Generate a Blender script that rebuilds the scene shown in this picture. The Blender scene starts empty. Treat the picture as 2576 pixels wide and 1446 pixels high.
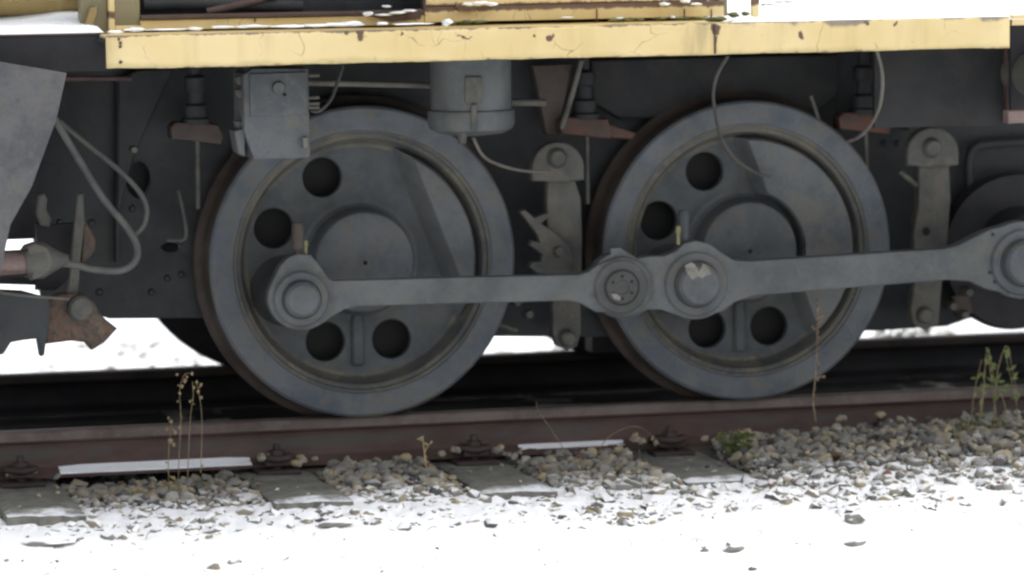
import bpy, bmesh, math, random
from mathutils import Vector, Matrix, noise as mnoise
random.seed(7)
R = math.radians
S = bpy.context.scene
COL = S.collection
PI = math.pi

# ------------------------------------------------------------------ camera
CAM = Vector((-2.8710, -13.1804, 1.79095)); YAW, PIT, ROL = 0.251153, 0.101985, -0.0114951
FPX, PW, PH = 10500.0, 2576.0, 1446.5
fw = Vector((math.sin(YAW)*math.cos(PIT), math.cos(YAW)*math.cos(PIT), -math.sin(PIT)))
r0 = fw.cross(Vector((0, 0, 1))).normalized(); u0 = r0.cross(fw)
rt = r0*math.cos(ROL)+u0*math.sin(ROL); up = -r0*math.sin(ROL)+u0*math.cos(ROL)
cd = bpy.data.cameras.new('camera'); cam = bpy.data.objects.new('camera', cd); COL.objects.link(cam)
cam.matrix_world = Matrix(((rt.x, up.x, -fw.x, CAM.x), (rt.y, up.y, -fw.y, CAM.y), (rt.z, up.z, -fw.z, CAM.z), (0, 0, 0, 1)))
cd.sensor_width = 36.0; cd.lens = FPX/PW*36.0; cd.clip_start = 0.1; cd.clip_end = 2000
cd.dof.use_dof = True; cd.dof.focus_distance = 12.75; cd.dof.aperture_fstop = 1.8; cd.dof.aperture_blades = 0
S.camera = cam

# ------------------------------------------------------------------ sky, sun, exposure
SUN_EL, SUN_AZ = R(58), R(80)
w = bpy.data.worlds.new('World'); S.world = w; w.use_nodes = True
nt = w.node_tree; nt.nodes.clear()
sky = nt.nodes.new('ShaderNodeTexSky'); sky.sky_type = 'NISHITA'; sky.sun_disc = False
sky.sun_elevation = SUN_EL; sky.sun_rotation = SUN_AZ; sky.dust_density = 4.0; sky.air_density = 1.0; sky.ozone_density = 1.0
hs = nt.nodes.new('ShaderNodeHueSaturation'); hs.inputs['Saturation'].default_value = 0.22
bg = nt.nodes.new('ShaderNodeBackground'); bg.inputs['Strength'].default_value = 0.13
wo = nt.nodes.new('ShaderNodeOutputWorld')
nt.links.new(sky.outputs[0], hs.inputs['Color']); nt.links.new(hs.outputs[0], bg.inputs['Color']); nt.links.new(bg.outputs[0], wo.inputs['Surface'])
sl = bpy.data.lights.new('sun', 'SUN'); sl.energy = 0.55; sl.angle = R(35); sl.color = (1.0, 0.96, 0.9)
so = bpy.data.objects.new('sun', sl); COL.objects.link(so)
sd = Vector((math.sin(SUN_AZ)*math.cos(SUN_EL), math.cos(SUN_AZ)*math.cos(SUN_EL), math.sin(SUN_EL)))
so.rotation_euler = sd.to_track_quat('Z', 'Y').to_euler(); so.location = (0, -5, 8)
vs = S.view_settings; vs.view_transform = 'Standard'; vs.look = 'None'; vs.gamma = 1.0; vs.use_curve_mapping = False
vs.exposure = 1.12
S.cycles.max_bounces = 6; S.cycles.diffuse_bounces = 4; S.cycles.filter_width = 2.5
try: S.cycles.use_denoising = True
except Exception: pass

# ------------------------------------------------------------------ geometry helpers
def ray(u, v):
    return (fw*FPX + rt*(u-PW/2) - up*(v-PH/2)).normalized()
def at(u, v, Y):            # point of the plane y=Y (planes parallel to the track)
    d = ray(u, v); t = (Y-CAM.y)/d.y; return CAM+d*t
def atz(u, v, z):           # point of a level plane
    d = ray(u, v); t = (z-CAM.z)/d.z; return CAM+d*t
def wmat(o):
    if o is None: return Matrix.Identity(4)
    m = Matrix.LocRotScale(o.location, o.rotation_euler, o.scale)
    if o.parent: return wmat(o.parent) @ o.matrix_parent_inverse @ m
    return m
def link(o, parent=None):
    COL.objects.link(o)
    if parent is not None:
        o.parent = parent; o.matrix_parent_inverse = wmat(parent).inverted()
    return o
def tag(o, label=None, cat=None, group=None, kind=None):
    if label: o['label'] = label
    if cat: o['category'] = cat
    if group: o['group'] = group
    if kind: o['kind'] = kind
    return o
def empty(name, loc=(0, 0, 0)):
    o = bpy.data.objects.new(name, None); o.location = loc; o.empty_display_size = .1; COL.objects.link(o); return o
def mobj(name, me, mat, parent=None, smooth=True, ang=32):
    if mat is not None and not me.materials: me.materials.append(mat)
    if smooth:
        for p in me.polygons: p.use_smooth = True
        me.set_sharp_from_angle(angle=R(ang))
    return link(bpy.data.objects.new(name, me), parent)
def from_bm(name, bm, mat, parent=None, smooth=True, ang=32):
    me = bpy.data.meshes.new(name); bm.normal_update(); bm.to_mesh(me); bm.free()
    return mobj(name, me, mat, parent, smooth, ang)
def bev(o, wd=.004, seg=2):
    m = o.modifiers.new('bevel', 'BEVEL'); m.width = wd; m.segments = seg; m.limit_method = 'ANGLE'; m.angle_limit = R(40); return o
def box_bm(bm, x0, x1, y0, y1, z0, z1, M=None):
    vs_ = [bm.verts.new(Vector(c) if M is None else M @ Vector(c)) for c in
           ((x0, y0, z0), (x1, y0, z0), (x1, y1, z0), (x0, y1, z0), (x0, y0, z1), (x1, y0, z1), (x1, y1, z1), (x0, y1, z1))]
    for f in ((3, 2, 1, 0), (4, 5, 6, 7), (0, 1, 5, 4), (1, 2, 6, 5), (2, 3, 7, 6), (3, 0, 4, 7)):
        bm.faces.new([vs_[i] for i in f])
def box(name, x0, x1, y0, y1, z0, z1, mat, parent=None, b=.003, M=None):
    bm = bmesh.new(); box_bm(bm, x0, x1, y0, y1, z0, z1, M)
    o = from_bm(name, bm, mat, parent)
    return bev(o, b) if b else o
def crom(pts, n=6, closed=False):
    P = [Vector(p) for p in pts]; out = []; N = len(P)
    if closed: get = lambda i: P[i % N]
    else: get = lambda i: P[max(0, min(N-1, i))]
    for i in range(N if closed else N-1):
        a, b, c, d = get(i-1), get(i), get(i+1), get(i+2)
        for k in range(n):
            t = k/n
            out.append(.5*((2*b)+(c-a)*t+(2*a-5*b+4*c-d)*t*t+(3*b-a-3*c+d)*t*t*t))
    if not closed: out.append(P[-1])
    return out
def circ(cx, cz, r, n=48, a0=0, a1=2*PI, close=True):
    m = n if close else n+1
    return [(cx+r*math.cos(a0+(a1-a0)*k/n), cz+r*math.sin(a0+(a1-a0)*k/n)) for k in range(m)]
def plate(name, loops, yf, depth, mat, parent=None, b=.003, seg=2, ang=32):
    """flat shape with holes standing in the xz plane, front face at y=yf"""
    cu = bpy.data.curves.new(name, 'CURVE'); cu.dimensions = '2D'; cu.fill_mode = 'BOTH'
    cu.extrude = max(1e-4, depth/2-b); cu.bevel_depth = b; cu.bevel_resolution = seg; cu.offset = -b
    for lp in loops:
        sp = cu.splines.new('POLY'); sp.points.add(len(lp)-1); sp.use_cyclic_u = True
        for i, (x, z) in enumerate(lp): sp.points[i].co = (x, z, 0, 1)
    tmp = bpy.data.objects.new('tmp', cu); COL.objects.link(tmp)
    dg = bpy.context.evaluated_depsgraph_get(); dg.update()
    me = bpy.data.meshes.new_from_object(tmp.evaluated_get(dg), depsgraph=dg)
    bpy.data.objects.remove(tmp); bpy.data.curves.remove(cu)
    me.name = name; me.materials.clear()
    me.transform(Matrix(((1, 0, 0, 0), (0, 0, -1, yf+depth/2), (0, 1, 0, 0), (0, 0, 0, 1))))
    bm = bmesh.new(); bm.from_mesh(me); bmesh.ops.remove_doubles(bm, verts=bm.verts, dist=1e-5); bm.to_mesh(me); bm.free()
    return mobj(name, me, mat, parent, True, ang)
def pxl(pts, Y): return [(at(u, v, Y).x, at(u, v, Y).z) for u, v in pts]
def pplate(name, loops, Y, depth, mat, parent=None, b=.003, seg=2):
    return plate(name, [pxl(l, Y) for l in loops], Y, depth, mat, parent, b, seg)
def pcirc(u, v, r, n=32, rv=None): return circ(u, v, r, n) if rv is None else [(u+r*math.cos(2*PI*k/n), v+rv*math.sin(2*PI*k/n)) for k in range(n)]
def lathe(name, prof, c, mat, parent=None, axis='Y', seg=96, ang=30, smooth=True):
    """profile (r, h); axis Y: h runs along +y, axis Z: h runs up"""
    bm = bmesh.new(); rings = []
    for r_, h in prof:
        if r_ < 1e-6:
            rings.append([bm.verts.new((0, h, 0) if axis == 'Y' else (0, 0, h))]); continue
        ring = []
        for k in range(seg):
            a = 2*PI*k/seg
            ring.append(bm.verts.new((r_*math.cos(a), h, r_*math.sin(a)) if axis == 'Y' else (r_*math.cos(a), r_*math.sin(a), h)))
        rings.append(ring)
    for A, B in zip(rings, rings[1:]):
        for k in range(seg):
            a0, a1 = A[k % len(A)], A[(k+1) % len(A)]; b0, b1 = B[k % len(B)], B[(k+1) % len(B)]
            f = []
            for q in (a0, a1, b1, b0):
                if q not in f: f.append(q)
            if len(f) > 2: bm.faces.new(f)
    bmesh.ops.recalc_face_normals(bm, faces=bm.faces)
    bmesh.ops.translate(bm, verts=bm.verts, vec=Vector(c))
    return from_bm(name, bm, mat, parent, smooth, ang)
def tube_bm(bm, pts, rad, seg=8, smooth=5, taper=None):
    P = crom(pts, smooth) if smooth else [Vector(p) for p in pts]
    n = len(P); prev = None; rings = []
    for i, p in enumerate(P):
        t = (P[min(n-1, i+1)]-P[max(0, i-1)]).normalized()
        if prev is None: prev = t.orthogonal().normalized()
        nrm = (prev-t*prev.dot(t)); nrm = nrm.normalized() if nrm.length > 1e-6 else t.orthogonal().normalized(); prev = nrm
        bn = t.cross(nrm); rr = rad*(1 if taper is None else 1+(taper-1)*i/(n-1))
        rings.append([bm.verts.new(p+nrm*rr*math.cos(2*PI*k/seg)+bn*rr*math.sin(2*PI*k/seg)) for k in range(seg)])
    for A, B in zip(rings, rings[1:]):
        for k in range(seg): bm.faces.new((A[k], A[(k+1) % seg], B[(k+1) % seg], B[k]))
    bm.faces.new(rings[0][::-1]); bm.faces.new(rings[-1])
def tube(name, pts, rad, mat, parent=None, seg=10, smooth=5, taper=None):
    bm = bmesh.new(); tube_bm(bm, pts, rad, seg, smooth, taper); return from_bm(name, bm, mat, parent, True, 60)
def ptube(name, pts, Y, rad, mat, parent=None, **k):   # pts: (u, v[, y])
    return tube(name, [at(p[0], p[1], p[2] if len(p) > 2 else Y) for p in pts], rad, mat, parent, **k)
def blob(bm, c, s, sub=1, jit=.25, M=None):
    r = bmesh.ops.create_icosphere(bm, subdivisions=sub, radius=1)
    off = Vector((random.random()*50, random.random()*50, 0))
    for v_ in r['verts']:
        k = 1+jit*mnoise.noise(v_.co*1.7+off)*2
        p = Vector((v_.co.x*s[0]*k, v_.co.y*s[1]*k, v_.co.z*s[2]*k))
        v_.co = (M @ p if M else p)+Vector(c)
    return r['verts']

# ------------------------------------------------------------------ materials
class NM:
    def __init__(s, name, rough=.7, spec=.3):
        s.m = bpy.data.materials.new(name); s.m.use_nodes = True; s.t = s.m.node_tree
        s.b = s.t.nodes['Principled BSDF']; s.b.inputs['Roughness'].default_value = rough
        s.b.inputs['Specular IOR Level'].default_value = spec
        s.tc = s.t.nodes.new('ShaderNodeTexCoord')
    def n(s, typ, **k):
        x = s.t.nodes.new(typ)
        for a, b in k.items(): setattr(x, a, b)
        return x
    def l(s, a, b): s.t.links.new(a, b)
    def noise(s, scale, det=4, rough=.6, vec=None, dist=0, st=None):
        x = s.n('ShaderNodeTexNoise'); x.inputs['Scale'].default_value = scale; x.inputs['Detail'].default_value = det
        x.inputs['Roughness'].default_value = rough; x.inputs['Distortion'].default_value = dist
        v = vec or s.tc.outputs['Object']
        if st:
            mp = s.n('ShaderNodeMapping'); mp.inputs['Scale'].default_value = st; s.l(v, mp.inputs[0]); v = mp.outputs[0]
        s.l(v, x.inputs['Vector']); return x.outputs['Fac']
    def ramp(s, f, a, b, lo=0., hi=1.):
        x = s.n('ShaderNodeMapRange'); x.inputs[1].default_value = a; x.inputs[2].default_value = b
        x.inputs[3].default_value = lo; x.inputs[4].default_value = hi; x.interpolation_type = 'SMOOTHSTEP'; s.l(f, x.inputs[0]); return x.outputs[0]
    def math(s, op, a, b=None):
        x = s.n('ShaderNodeMath', operation=op)
        for i, q in enumerate((a, b)):
            if q is None: continue
            if isinstance(q, (int, float)): x.inputs[i].default_value = q
            else: s.l(q, x.inputs[i])
        return x.outputs[0]
    def mix(s, f, a, b):
        x = s.n('ShaderNodeMix', data_type='RGBA')
        for q, i in ((f, 0), (a, 6), (b, 7)):
            if isinstance(q, (int, float)): x.inputs[i].default_value = q
            elif isinstance(q, tuple): x.inputs[i].default_value = (*q, 1)
            else: s.l(q, x.inputs[i])
        return x.outputs[2]
    def bump(s, h, st=.3, dist=.002):
        x = s.n('ShaderNodeBump'); x.inputs['Strength'].default_value = st; x.inputs['Distance'].default_value = dist
        s.l(h, x.inputs['Height']); s.l(x.outputs[0], s.b.inputs['Normal'])
    def xyz(s):
        x = s.n('ShaderNodeSeparateXYZ'); s.l(s.tc.outputs['Object'], x.inputs[0]); return x.outputs
    def done(s, col):
        if isinstance(col, tuple): s.b.inputs['Base Color'].default_value = (*col, 1)
        else: s.l(col, s.b.inputs['Base Color'])
        return s.m

def metal(name, c1, c2, dirt, amt=.5, rust=None, rustamt=.62, rough=.62, sc=1.0, bumpst=.35, grease=()):
    M = NM(name, rough, .3)
    c = M.mix(M.ramp(M.noise(4*sc, 4, .65), .36, .64), tuple(v*.86 for v in c1), tuple(v*1.12 for v in c2))
    c = M.mix(M.math('MULTIPLY', M.ramp(M.noise(9*sc, 6, .72, dist=.8), .44, .66), min(1, amt*1.25)), c, dirt)
    c = M.mix(M.math('MULTIPLY', M.ramp(M.noise(34*sc, 5, .7, st=(1, 1, .5)), .56, .7), .28), c, tuple(v*1.4 for v in c2))
    if rust: c = M.mix(M.ramp(M.noise(23*sc, 6, .75), rustamt, rustamt+.06), c, rust)
    c = M.mix(M.math('MULTIPLY', M.ramp(M.noise(90, 3), .5, .75), .22), c, (.03, .03, .032))
    for gx, gz, g0, g1, ga in grease:      # greasy stain spread round a pin or hub
        mp = M.n('ShaderNodeMapping'); mp.inputs['Scale'].default_value = (1, 0, 1); mp.inputs['Location'].default_value = (-gx, 0, -gz); M.l(M.tc.outputs['Object'], mp.inputs[0])
        ln = M.n('ShaderNodeVectorMath', operation='LENGTH'); M.l(mp.outputs[0], ln.inputs[0])
        d_ = M.math('ADD', ln.outputs['Value'], M.math('MULTIPLY', M.noise(13, 5, .7), .16))
        c = M.mix(M.math('MULTIPLY', M.ramp(d_, g1+.08, g0+.08), ga), c, (.030, .028, .025))
    h = M.math('ADD', M.noise(60, 5, .7), M.math('MULTIPLY', M.noise(260, 3), .4)); M.bump(h, bumpst, .003)
    return M.done(c)
MT = {}
MT['cast'] = metal('grey_cast_iron', (.052, .060, .065), (.070, .078, .083), (.090, .083, .068), .4, (.075, .045, .032), .68, grease=[(0, .506, .17, .24, .3), (1.3, .498, .17, .24, .3), (-.246, .416, .1, .19, .6), (1.054, .408, .1, .19, .6)])
MT['tyre'] = metal('bluish_steel_tyre', (.070, .084, .104), (.092, .100, .108), (.11, .10, .08), .55, (.075, .058, .048), .66, sc=1.4, rough=.5)
MT['rim'] = metal('dusty_rim', (.060, .064, .064), (.088, .085, .074), (.135, .12, .09), .75, (.08, .052, .038), .66)
_p = [at(757, 752, -.335), at(1751, 714, -.318), at(2572, 660, -.318), at(1562, 722, -.335)]
MT['rod'] = metal('grey_rod_paint', (.078, .087, .092), (.096, .103, .105), (.115, .108, .09), .4, (.08, .05, .038), .70, rough=.5, grease=[(q.x, q.z, .06, .13, .6) for q in _p])
MT['hub'] = metal('grey_hub_paint', (.066, .074, .08), (.088, .096, .104), (.11, .098, .08), .5, (.085, .055, .04), .69, rough=.5)
MT['dusty'] = metal('dusty_brake_gear', (.058, .061, .057), (.08, .08, .071), (.115, .10, .078), .6, (.1, .06, .04), .66)
MT['box'] = metal('grey_box_paint', (.082, .091, .098), (.1, .107, .112), (.14, .125, .10), .5, (.11, .075, .055), .66)
MT['dark'] = metal('dark_frame_paint', (.022, .025, .027), (.031, .034, .036), (.042, .038, .032), .4, (.045, .032, .025), .7)
MT['nearblack'] = metal('near_black_plate', (.014, .015, .016), (.020, .021, .022), (.028, .026, .022), .5)  # near-black grey, darker than the frame paint
MT['black'] = metal('black_paint_and_shade', (.014, .014, .016), (.02, .02, .023), (.026, .025, .024), .4)  # the beam's own black; on the far parts it stands in for shade
MT['weight'] = metal('grey_counterweight_paint', (.080, .088, .095), (.10, .106, .11), (.125, .115, .095), .5, (.085, .055, .04), .69, rough=.5)
MT['clip'] = metal('dark_rusty_fastening', (.036, .026, .024), (.055, .038, .034), (.065, .05, .042), .5)
MT['guard'] = metal('scuffed_guard_paint', (.072, .078, .085), (.092, .093, .095), (.120, .108, .10), .45, (.11, .08, .068), .66, sc=1.6)
MT['rust'] = metal('brown_rust', (.06, .038, .033), (.085, .055, .046), (.10, .08, .066), .6, (.12, .05, .035), .66, bumpst=.6)
MT['tread'] = metal('brown_tread', (.045, .035, .030), (.062, .048, .040), (.08, .066, .054), .4)
MT['railtop'] = metal('rail_head', (.10, .074, .067), (.135, .105, .096), (.15, .13, .118), .5, (.15, .07, .055), .66)
MT['orange'] = metal('orange_rust', (.06, .052, .043), (.10, .058, .04), (.13, .098, .065), .6, (.05, .038, .03), .52, sc=2.2)
MT['rustred'] = metal('shaded_red_rust', (.045, .034, .028), (.085, .035, .024), (.06, .045, .035), .6, (.12, .045, .028), .6, sc=2)  # red rust, darkened to stand in for the shade round the springs
MT['red'] = metal('faded_red_paint', (.13, .075, .065), (.17, .115, .105), (.2, .17, .15), .6, (.08, .05, .04), .6, sc=2)
MT['brass'] = metal('dull_brass', (.24, .21, .09), (.16, .15, .08), (.12, .12, .08), .5, sc=3)
MT['bare'] = metal('scraped_bare_metal', (.26, .245, .22), (.17, .16, .14), (.1, .08, .06), .6, sc=4)
MT['hole'] = NM('flat_black_and_hole_shade').done((.008, .008, .008))  # flat black that paints the shade inside holes; clamp bands share it
MT['hose'] = metal('grey_rubber_hose', (.065, .07, .068), (.085, .087, .083), (.11, .105, .09), .4)
MT['wire'] = metal('pale_cable', (.12, .115, .10), (.16, .15, .13), (.10, .09, .075), .5)

def rail_mat():
    M = NM('rusty_rail_web', .75, .2); X = M.xyz()
    c = M.mix(M.ramp(M.noise(5, 4, st=(1, 1, 3)), .35, .65), (.080, .052, .046), (.108, .074, .066))
    # pale mineral film on the middle of the web, broken into long patches
    band = M.math('MULTIPLY', M.ramp(X[2], -.105, -.085), M.ramp(X[2], -.052, -.07))
    g = M.math('MULTIPLY', band, M.ramp(M.noise(1.7, 3, .6, st=(1.3, 1, 2)), .45, .6))
    c = M.mix(M.math('MULTIPLY', g, .75), c, (.088, .088, .082))
    c = M.mix(M.ramp(M.noise(38, 5, .7), .62, .72), c, (.13, .068, .058))
    M.bump(M.noise(110, 5, .7), .4, .002); return M.done(c)
MT['rail'] = rail_mat()

def yellow(name, spots=(), grime=1.0, edge=None, fringe=None, base=((.65, .50, .235), (.71, .57, .30))):
    M = NM(name, .42, .4); X = M.xyz()
    c = M.mix(M.ramp(M.noise(3, 3), .35, .65), base[0], base[1])
    # vertical run-off streaks
    st = M.noise(9, 4, .6, st=(1, 1, .12))
    c = M.mix(M.math('MULTIPLY', M.ramp(st, .52, .75), .45*grime), c, (.42, .33, .14))
    # hairline cracks in the paint, in patches
    vo = M.n('ShaderNodeTexVoronoi', feature='DISTANCE_TO_EDGE'); vo.inputs['Scale'].default_value = 7; vo.inputs['Randomness'].default_value = 1
    wv = M.n('ShaderNodeTexNoise'); wv.inputs['Scale'].default_value = 9; M.l(M.tc.outputs['Object'], wv.inputs['Vector'])
    ad = M.n('ShaderNodeVectorMath', operation='MULTIPLY_ADD'); M.l(wv.outputs['Color'], ad.inputs[0]); ad.inputs[1].default_value = (.16, .16, .16); M.l(M.tc.outputs['Object'], ad.inputs[2])
    M.l(ad.outputs[0], vo.inputs['Vector'])
    ck = M.math('MULTIPLY', M.ramp(vo.outputs['Distance'], .013, .003), M.ramp(M.noise(5.5, 3, .7), .50, .62))
    c = M.mix(M.math('MULTIPLY', ck, .65), c, (.14, .10, .06))
    ch = M.ramp(M.noise(26, 6, .75), .685, .72)
    c = M.mix(ch, c, (.15, .08, .045))
    if spots:
        acc = None
        nz = M.noise(60, 5, .75)
        w2 = M.n('ShaderNodeTexNoise'); w2.inputs['Scale'].default_value = 38; w2.inputs['Detail'].default_value = 4; M.l(M.tc.outputs['Object'], w2.inputs['Vector'])
        dv = M.n('ShaderNodeVectorMath', operation='MULTIPLY_ADD'); M.l(w2.outputs['Color'], dv.inputs[0]); dv.inputs[1].default_value = (.034, 0, .034)
        sb_ = M.n('ShaderNodeVectorMath', operation='SUBTRACT'); M.l(M.tc.outputs['Object'], sb_.inputs[0]); sb_.inputs[1].default_value = (.017, 0, .017); M.l(sb_.outputs[0], dv.inputs[2])
        for (x, y, z, rx, rz) in spots:
            mp = M.n('ShaderNodeMapping'); mp.vector_type = 'POINT'
            mp.inputs['Scale'].default_value = (1/rx, 0, 1/rz); mp.inputs['Location'].default_value = (-x/rx, 0, -z/rz)
            M.l(dv.outputs[0], mp.inputs[0])
            ln = M.n('ShaderNodeVectorMath', operation='LENGTH'); M.l(mp.outputs[0], ln.inputs[0])
            d = M.math('ADD', ln.outputs['Value'], M.math('MULTIPLY', nz, 1.6))
            acc = d if acc is None else M.math('MINIMUM', acc, d)
        c = M.mix(M.ramp(acc, 1.75, 1.5), c, (.13, .07, .045))
    if edge:
        z0, z1, xr = edge; e1 = M.noise(22, 5, .75, st=(1, 1, .4)); e2 = M.noise(5, 3, .6)
        top = M.math('ADD', M.math('SUBTRACT', X[2], z1), M.math('MULTIPLY', M.math('MULTIPLY', e1, e2), .05))
        c = M.mix(M.math('MULTIPLY', M.ramp(top, .0085, .0125), .85), c, (.10, .075, .07))
        rt_ = M.math('MULTIPLY', M.ramp(X[0], xr, xr+.1), M.ramp(M.math('ADD', top, M.math('MULTIPLY', M.ramp(e2, .45, .6), .018)), .006, .02))
        c = M.mix(M.math('MULTIPLY', rt_, .8), c, (.16, .14, .13))
        bot = M.math('ADD', M.math('SUBTRACT', z0, X[2]), M.math('MULTIPLY', e2, .05))
        c = M.mix(M.math('MULTIPLY', M.ramp(bot, .006, .028), .5), c, (.34, .29, .12))
        c = M.mix(M.math('MULTIPLY', M.ramp(M.math('ADD', M.math('SUBTRACT', z0, X[2]), M.math('MULTIPLY', e1, .03)), .012, .018), .8), c, (.2, .12, .07))
        sm = M.math('MULTIPLY', M.ramp(M.math('ABSOLUTE', M.math('SUBTRACT', X[0], xr-.09)), .16, .01), M.ramp(M.noise(12, 4, .6, st=(1, 1, .2)), .42, .62))
        c = M.mix(M.math('MULTIPLY', sm, .55), c, (.3, .25, .14))
    if fringe:
        for zf in fringe:
            d = M.math('ADD', M.math('SUBTRACT', X[2], zf), M.math('MULTIPLY', M.noise(30, 5, .75, st=(1, 1, .5)), .028))
            c = M.mix(M.math('MULTIPLY', M.math('MULTIPLY', M.ramp(d, .012, .016), M.ramp(d, .034, .03)), .85), c, (.12, .065, .045))
    M.bump(M.noise(30, 4, .6), .25, .003)
    return M.done(c)

def snow_mat():
    M = NM('snow', .6, .2)
    c = M.mix(M.noise(3, 3), (.88, .9, .92), (.93, .94, .95))
    M.bump(M.math('ADD', M.noise(45, 5, .6), M.math('MULTIPLY', M.noise(12, 3), 1.5)), .4, .012)
    return M.done(c)
MT['snow'] = snow_mat()
def stone_mat(name, a, b, snowy=True):
    M = NM(name, .85, .2)
    c = M.mix(M.ramp(M.noise(30, 4, .7), .35, .65), a, b)
    c = M.mix(M.math('MULTIPLY', M.ramp(M.noise(120, 3), .5, .7), .35), c, tuple(x*.55 for x in a))
    if snowy:   # powder snow lying on the upward faces, further from the rail more of it
        g = M.n('ShaderNodeNewGeometry')
        sp = M.n('ShaderNodeSeparateXYZ'); M.l(g.outputs['Position'], sp.inputs[0])
        sn = M.n('ShaderNodeSeparateXYZ'); M.l(g.outputs['Normal'], sn.inputs[0])
        nz = M.n('ShaderNodeTexNoise'); nz.inputs['Scale'].default_value = 14; nz.inputs['Detail'].default_value = 3; M.l(g.outputs['Position'], nz.inputs['Vector'])
        edge = M.math('ADD', M.math('ADD', sp.outputs[1], M.math('MULTIPLY', sp.outputs[0], .09)), M.math('MULTIPLY', nz.outputs['Fac'], .5))
        zone = M.math('MAXIMUM', M.ramp(edge, -.12, -.50), M.math('MULTIPLY', M.ramp(edge, 2.2, 3.2), .9))
        f = M.math('MULTIPLY', zone, M.ramp(M.math('ADD', sn.outputs[2], M.math('MULTIPLY', nz.outputs['Fac'], .6)), .85, 1.08))
        c = M.mix(f, c, (.9, .91, .93))
    M.bump(M.noise(90, 4, .7), .5, .003)
    return M.done(c)
STM = [stone_mat('stone_grey', (0.199, 0.193, 0.174), (0.279, 0.266, 0.234)), stone_mat('stone_warm', (0.265, 0.232, 0.174), (0.344, 0.306, 0.234)),
       stone_mat('stone_tan', (0.343, 0.279, 0.175), (0.423, 0.359, 0.242)), stone_mat('stone_dark', (0.093, 0.090, 0.087), (0.159, 0.153, 0.140)),
       stone_mat('stone_reddish', (0.224, 0.121, 0.081), (0.250, 0.173, 0.135)), stone_mat('stone_pale', (0.345, 0.332, 0.293), (0.438, 0.425, 0.374)),
       stone_mat('stone_painted_shade', (.018, .018, .020), (.030, .030, .031), False)]  # last one: near-black stones that paint in the shade under the locomotive
STW = [36, 28, 9, 16, 2, 7]
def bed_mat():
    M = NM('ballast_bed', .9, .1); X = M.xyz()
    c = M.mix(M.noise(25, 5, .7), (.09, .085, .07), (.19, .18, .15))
    c = M.mix(M.ramp(X[1], -.06, .05), c, (.020, .020, .021))  # locomotive's shade painted on the bed between the rails
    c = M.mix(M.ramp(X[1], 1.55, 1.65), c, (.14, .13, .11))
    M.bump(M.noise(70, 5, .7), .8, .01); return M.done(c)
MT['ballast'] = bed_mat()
def sleeper_mat():
    M = NM('weathered_concrete', .9, .15)
    c = M.mix(M.ramp(M.noise(12, 6, .7), .35, .65), (.15, .147, .13), (.235, .228, .2))
    c = M.mix(M.math('MULTIPLY', M.ramp(M.noise(7, 5, .7), .52, .7), .5), c, (.12, .12, .07))
    c = M.mix(M.ramp(M.noise(45, 4), .62, .72), c, (.1, .096, .085))
    g = M.n('ShaderNodeNewGeometry'); sp = M.n('ShaderNodeSeparateXYZ'); M.l(g.outputs['Position'], sp.inputs[0])
    sn = M.n('ShaderNodeSeparateXYZ'); M.l(g.outputs['Normal'], sn.inputs[0])
    f = M.math('MULTIPLY', M.ramp(M.math('ADD', sp.outputs[1], M.math('MULTIPLY', M.noise(9, 5, .7), .30)), -.44, -.54), M.ramp(sn.outputs[2], .5, .8))
    c = M.mix(f, c, (.85, .87, .9))
    M.bump(M.noise(70, 6, .75), .8, .006); return M.done(c)
MT['sleeper'] = sleeper_mat()
def plant_mat(name, a, b):
    M = NM(name, .7, .2); return M.done(M.mix(M.ramp(M.noise(35, 3), .35, .65), a, b))
MT['dry'] = plant_mat('dry_stalk', (.2, .15, .09), (.3, .24, .14))
MT['drydark'] = plant_mat('dark_stalk', (.1, .075, .055), (.17, .13, .1))
MT['straw'] = plant_mat('straw', (.42, .33, .17), (.33, .27, .14))
MT['green'] = plant_mat('weed_green', (.11, .15, .05), (.2, .24, .09))
MT['moss'] = plant_mat('moss', (.06, .08, .03), (.12, .13, .05))

# ------------------------------------------------------------------ ground
def fbm(x, y, sc, oct=3):
    return mnoise.fractal(Vector((x*sc, y*sc, 1.7)), 1.0, 2.0, oct)
def interp(v, T):
    if v <= T[0][0]: return T[0][1]
    for (a, fa), (b, fb) in zip(T, T[1:]):
        if v <= b: return fa+(fb-fa)*(v-a)/(b-a)
    return T[-1][1]
RAILZ = [(-1.6, -.178), (-.9, -.182), (-.55, -.172), (-.35, -.15), (.1, -.146), (.35, -.15), (.75, -.145), (1.1, -.125), (1.6, -.105), (2.2, -.085), (3.0, -.08)]
XSL = [atz(u, v, -.165).x for u, v in ((80, 1250), (745, 1225), (1252, 1200), (1765, 1180))]
def bed(x, y):      # height of the ballast surface
    z = bed0(x, y)
    if -.67 < y < -.07:
        for xs_l in XSL:
            k = max(0, min(1, (.19-abs(x-xs_l))/.06))
            if k and z > -.178: z = z+(-.178-z)*k
    return z
def bed0(x, y):
    if y > 0.1:
        if y < 1.7: return -.185 if y < 1.2 else -.151
        return -.153-min(1.2, max(0, y-1.9))*.13
    zr = interp(x, RAILZ); zf = interp(y, [(-3, -.42), (-1.3, -.305), (-.9, -.255), (-.62, -.200), (-.35, -.187)])
    if y < -.38: return zf+(zr+.18)*max(0, 1-(-.38-y)/1.1)*.9
    k = (-.08-y)/.30; k = max(0, min(1, k)); k = k*k*(3-2*k)
    return zr*(1-k)+(-.188+(zr+.18)*.9)*k
def snow_edge(x): return -.52-.09*(x+1.2)      # y where the snow begins to close over the stones
def snow_top(x, y):
    return snow0(x, y)-(.010*max(0, min(1, (.17-min(abs(x-q) for q in XSL))/.04)) if -.58 < y < 0 else 0)
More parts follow.
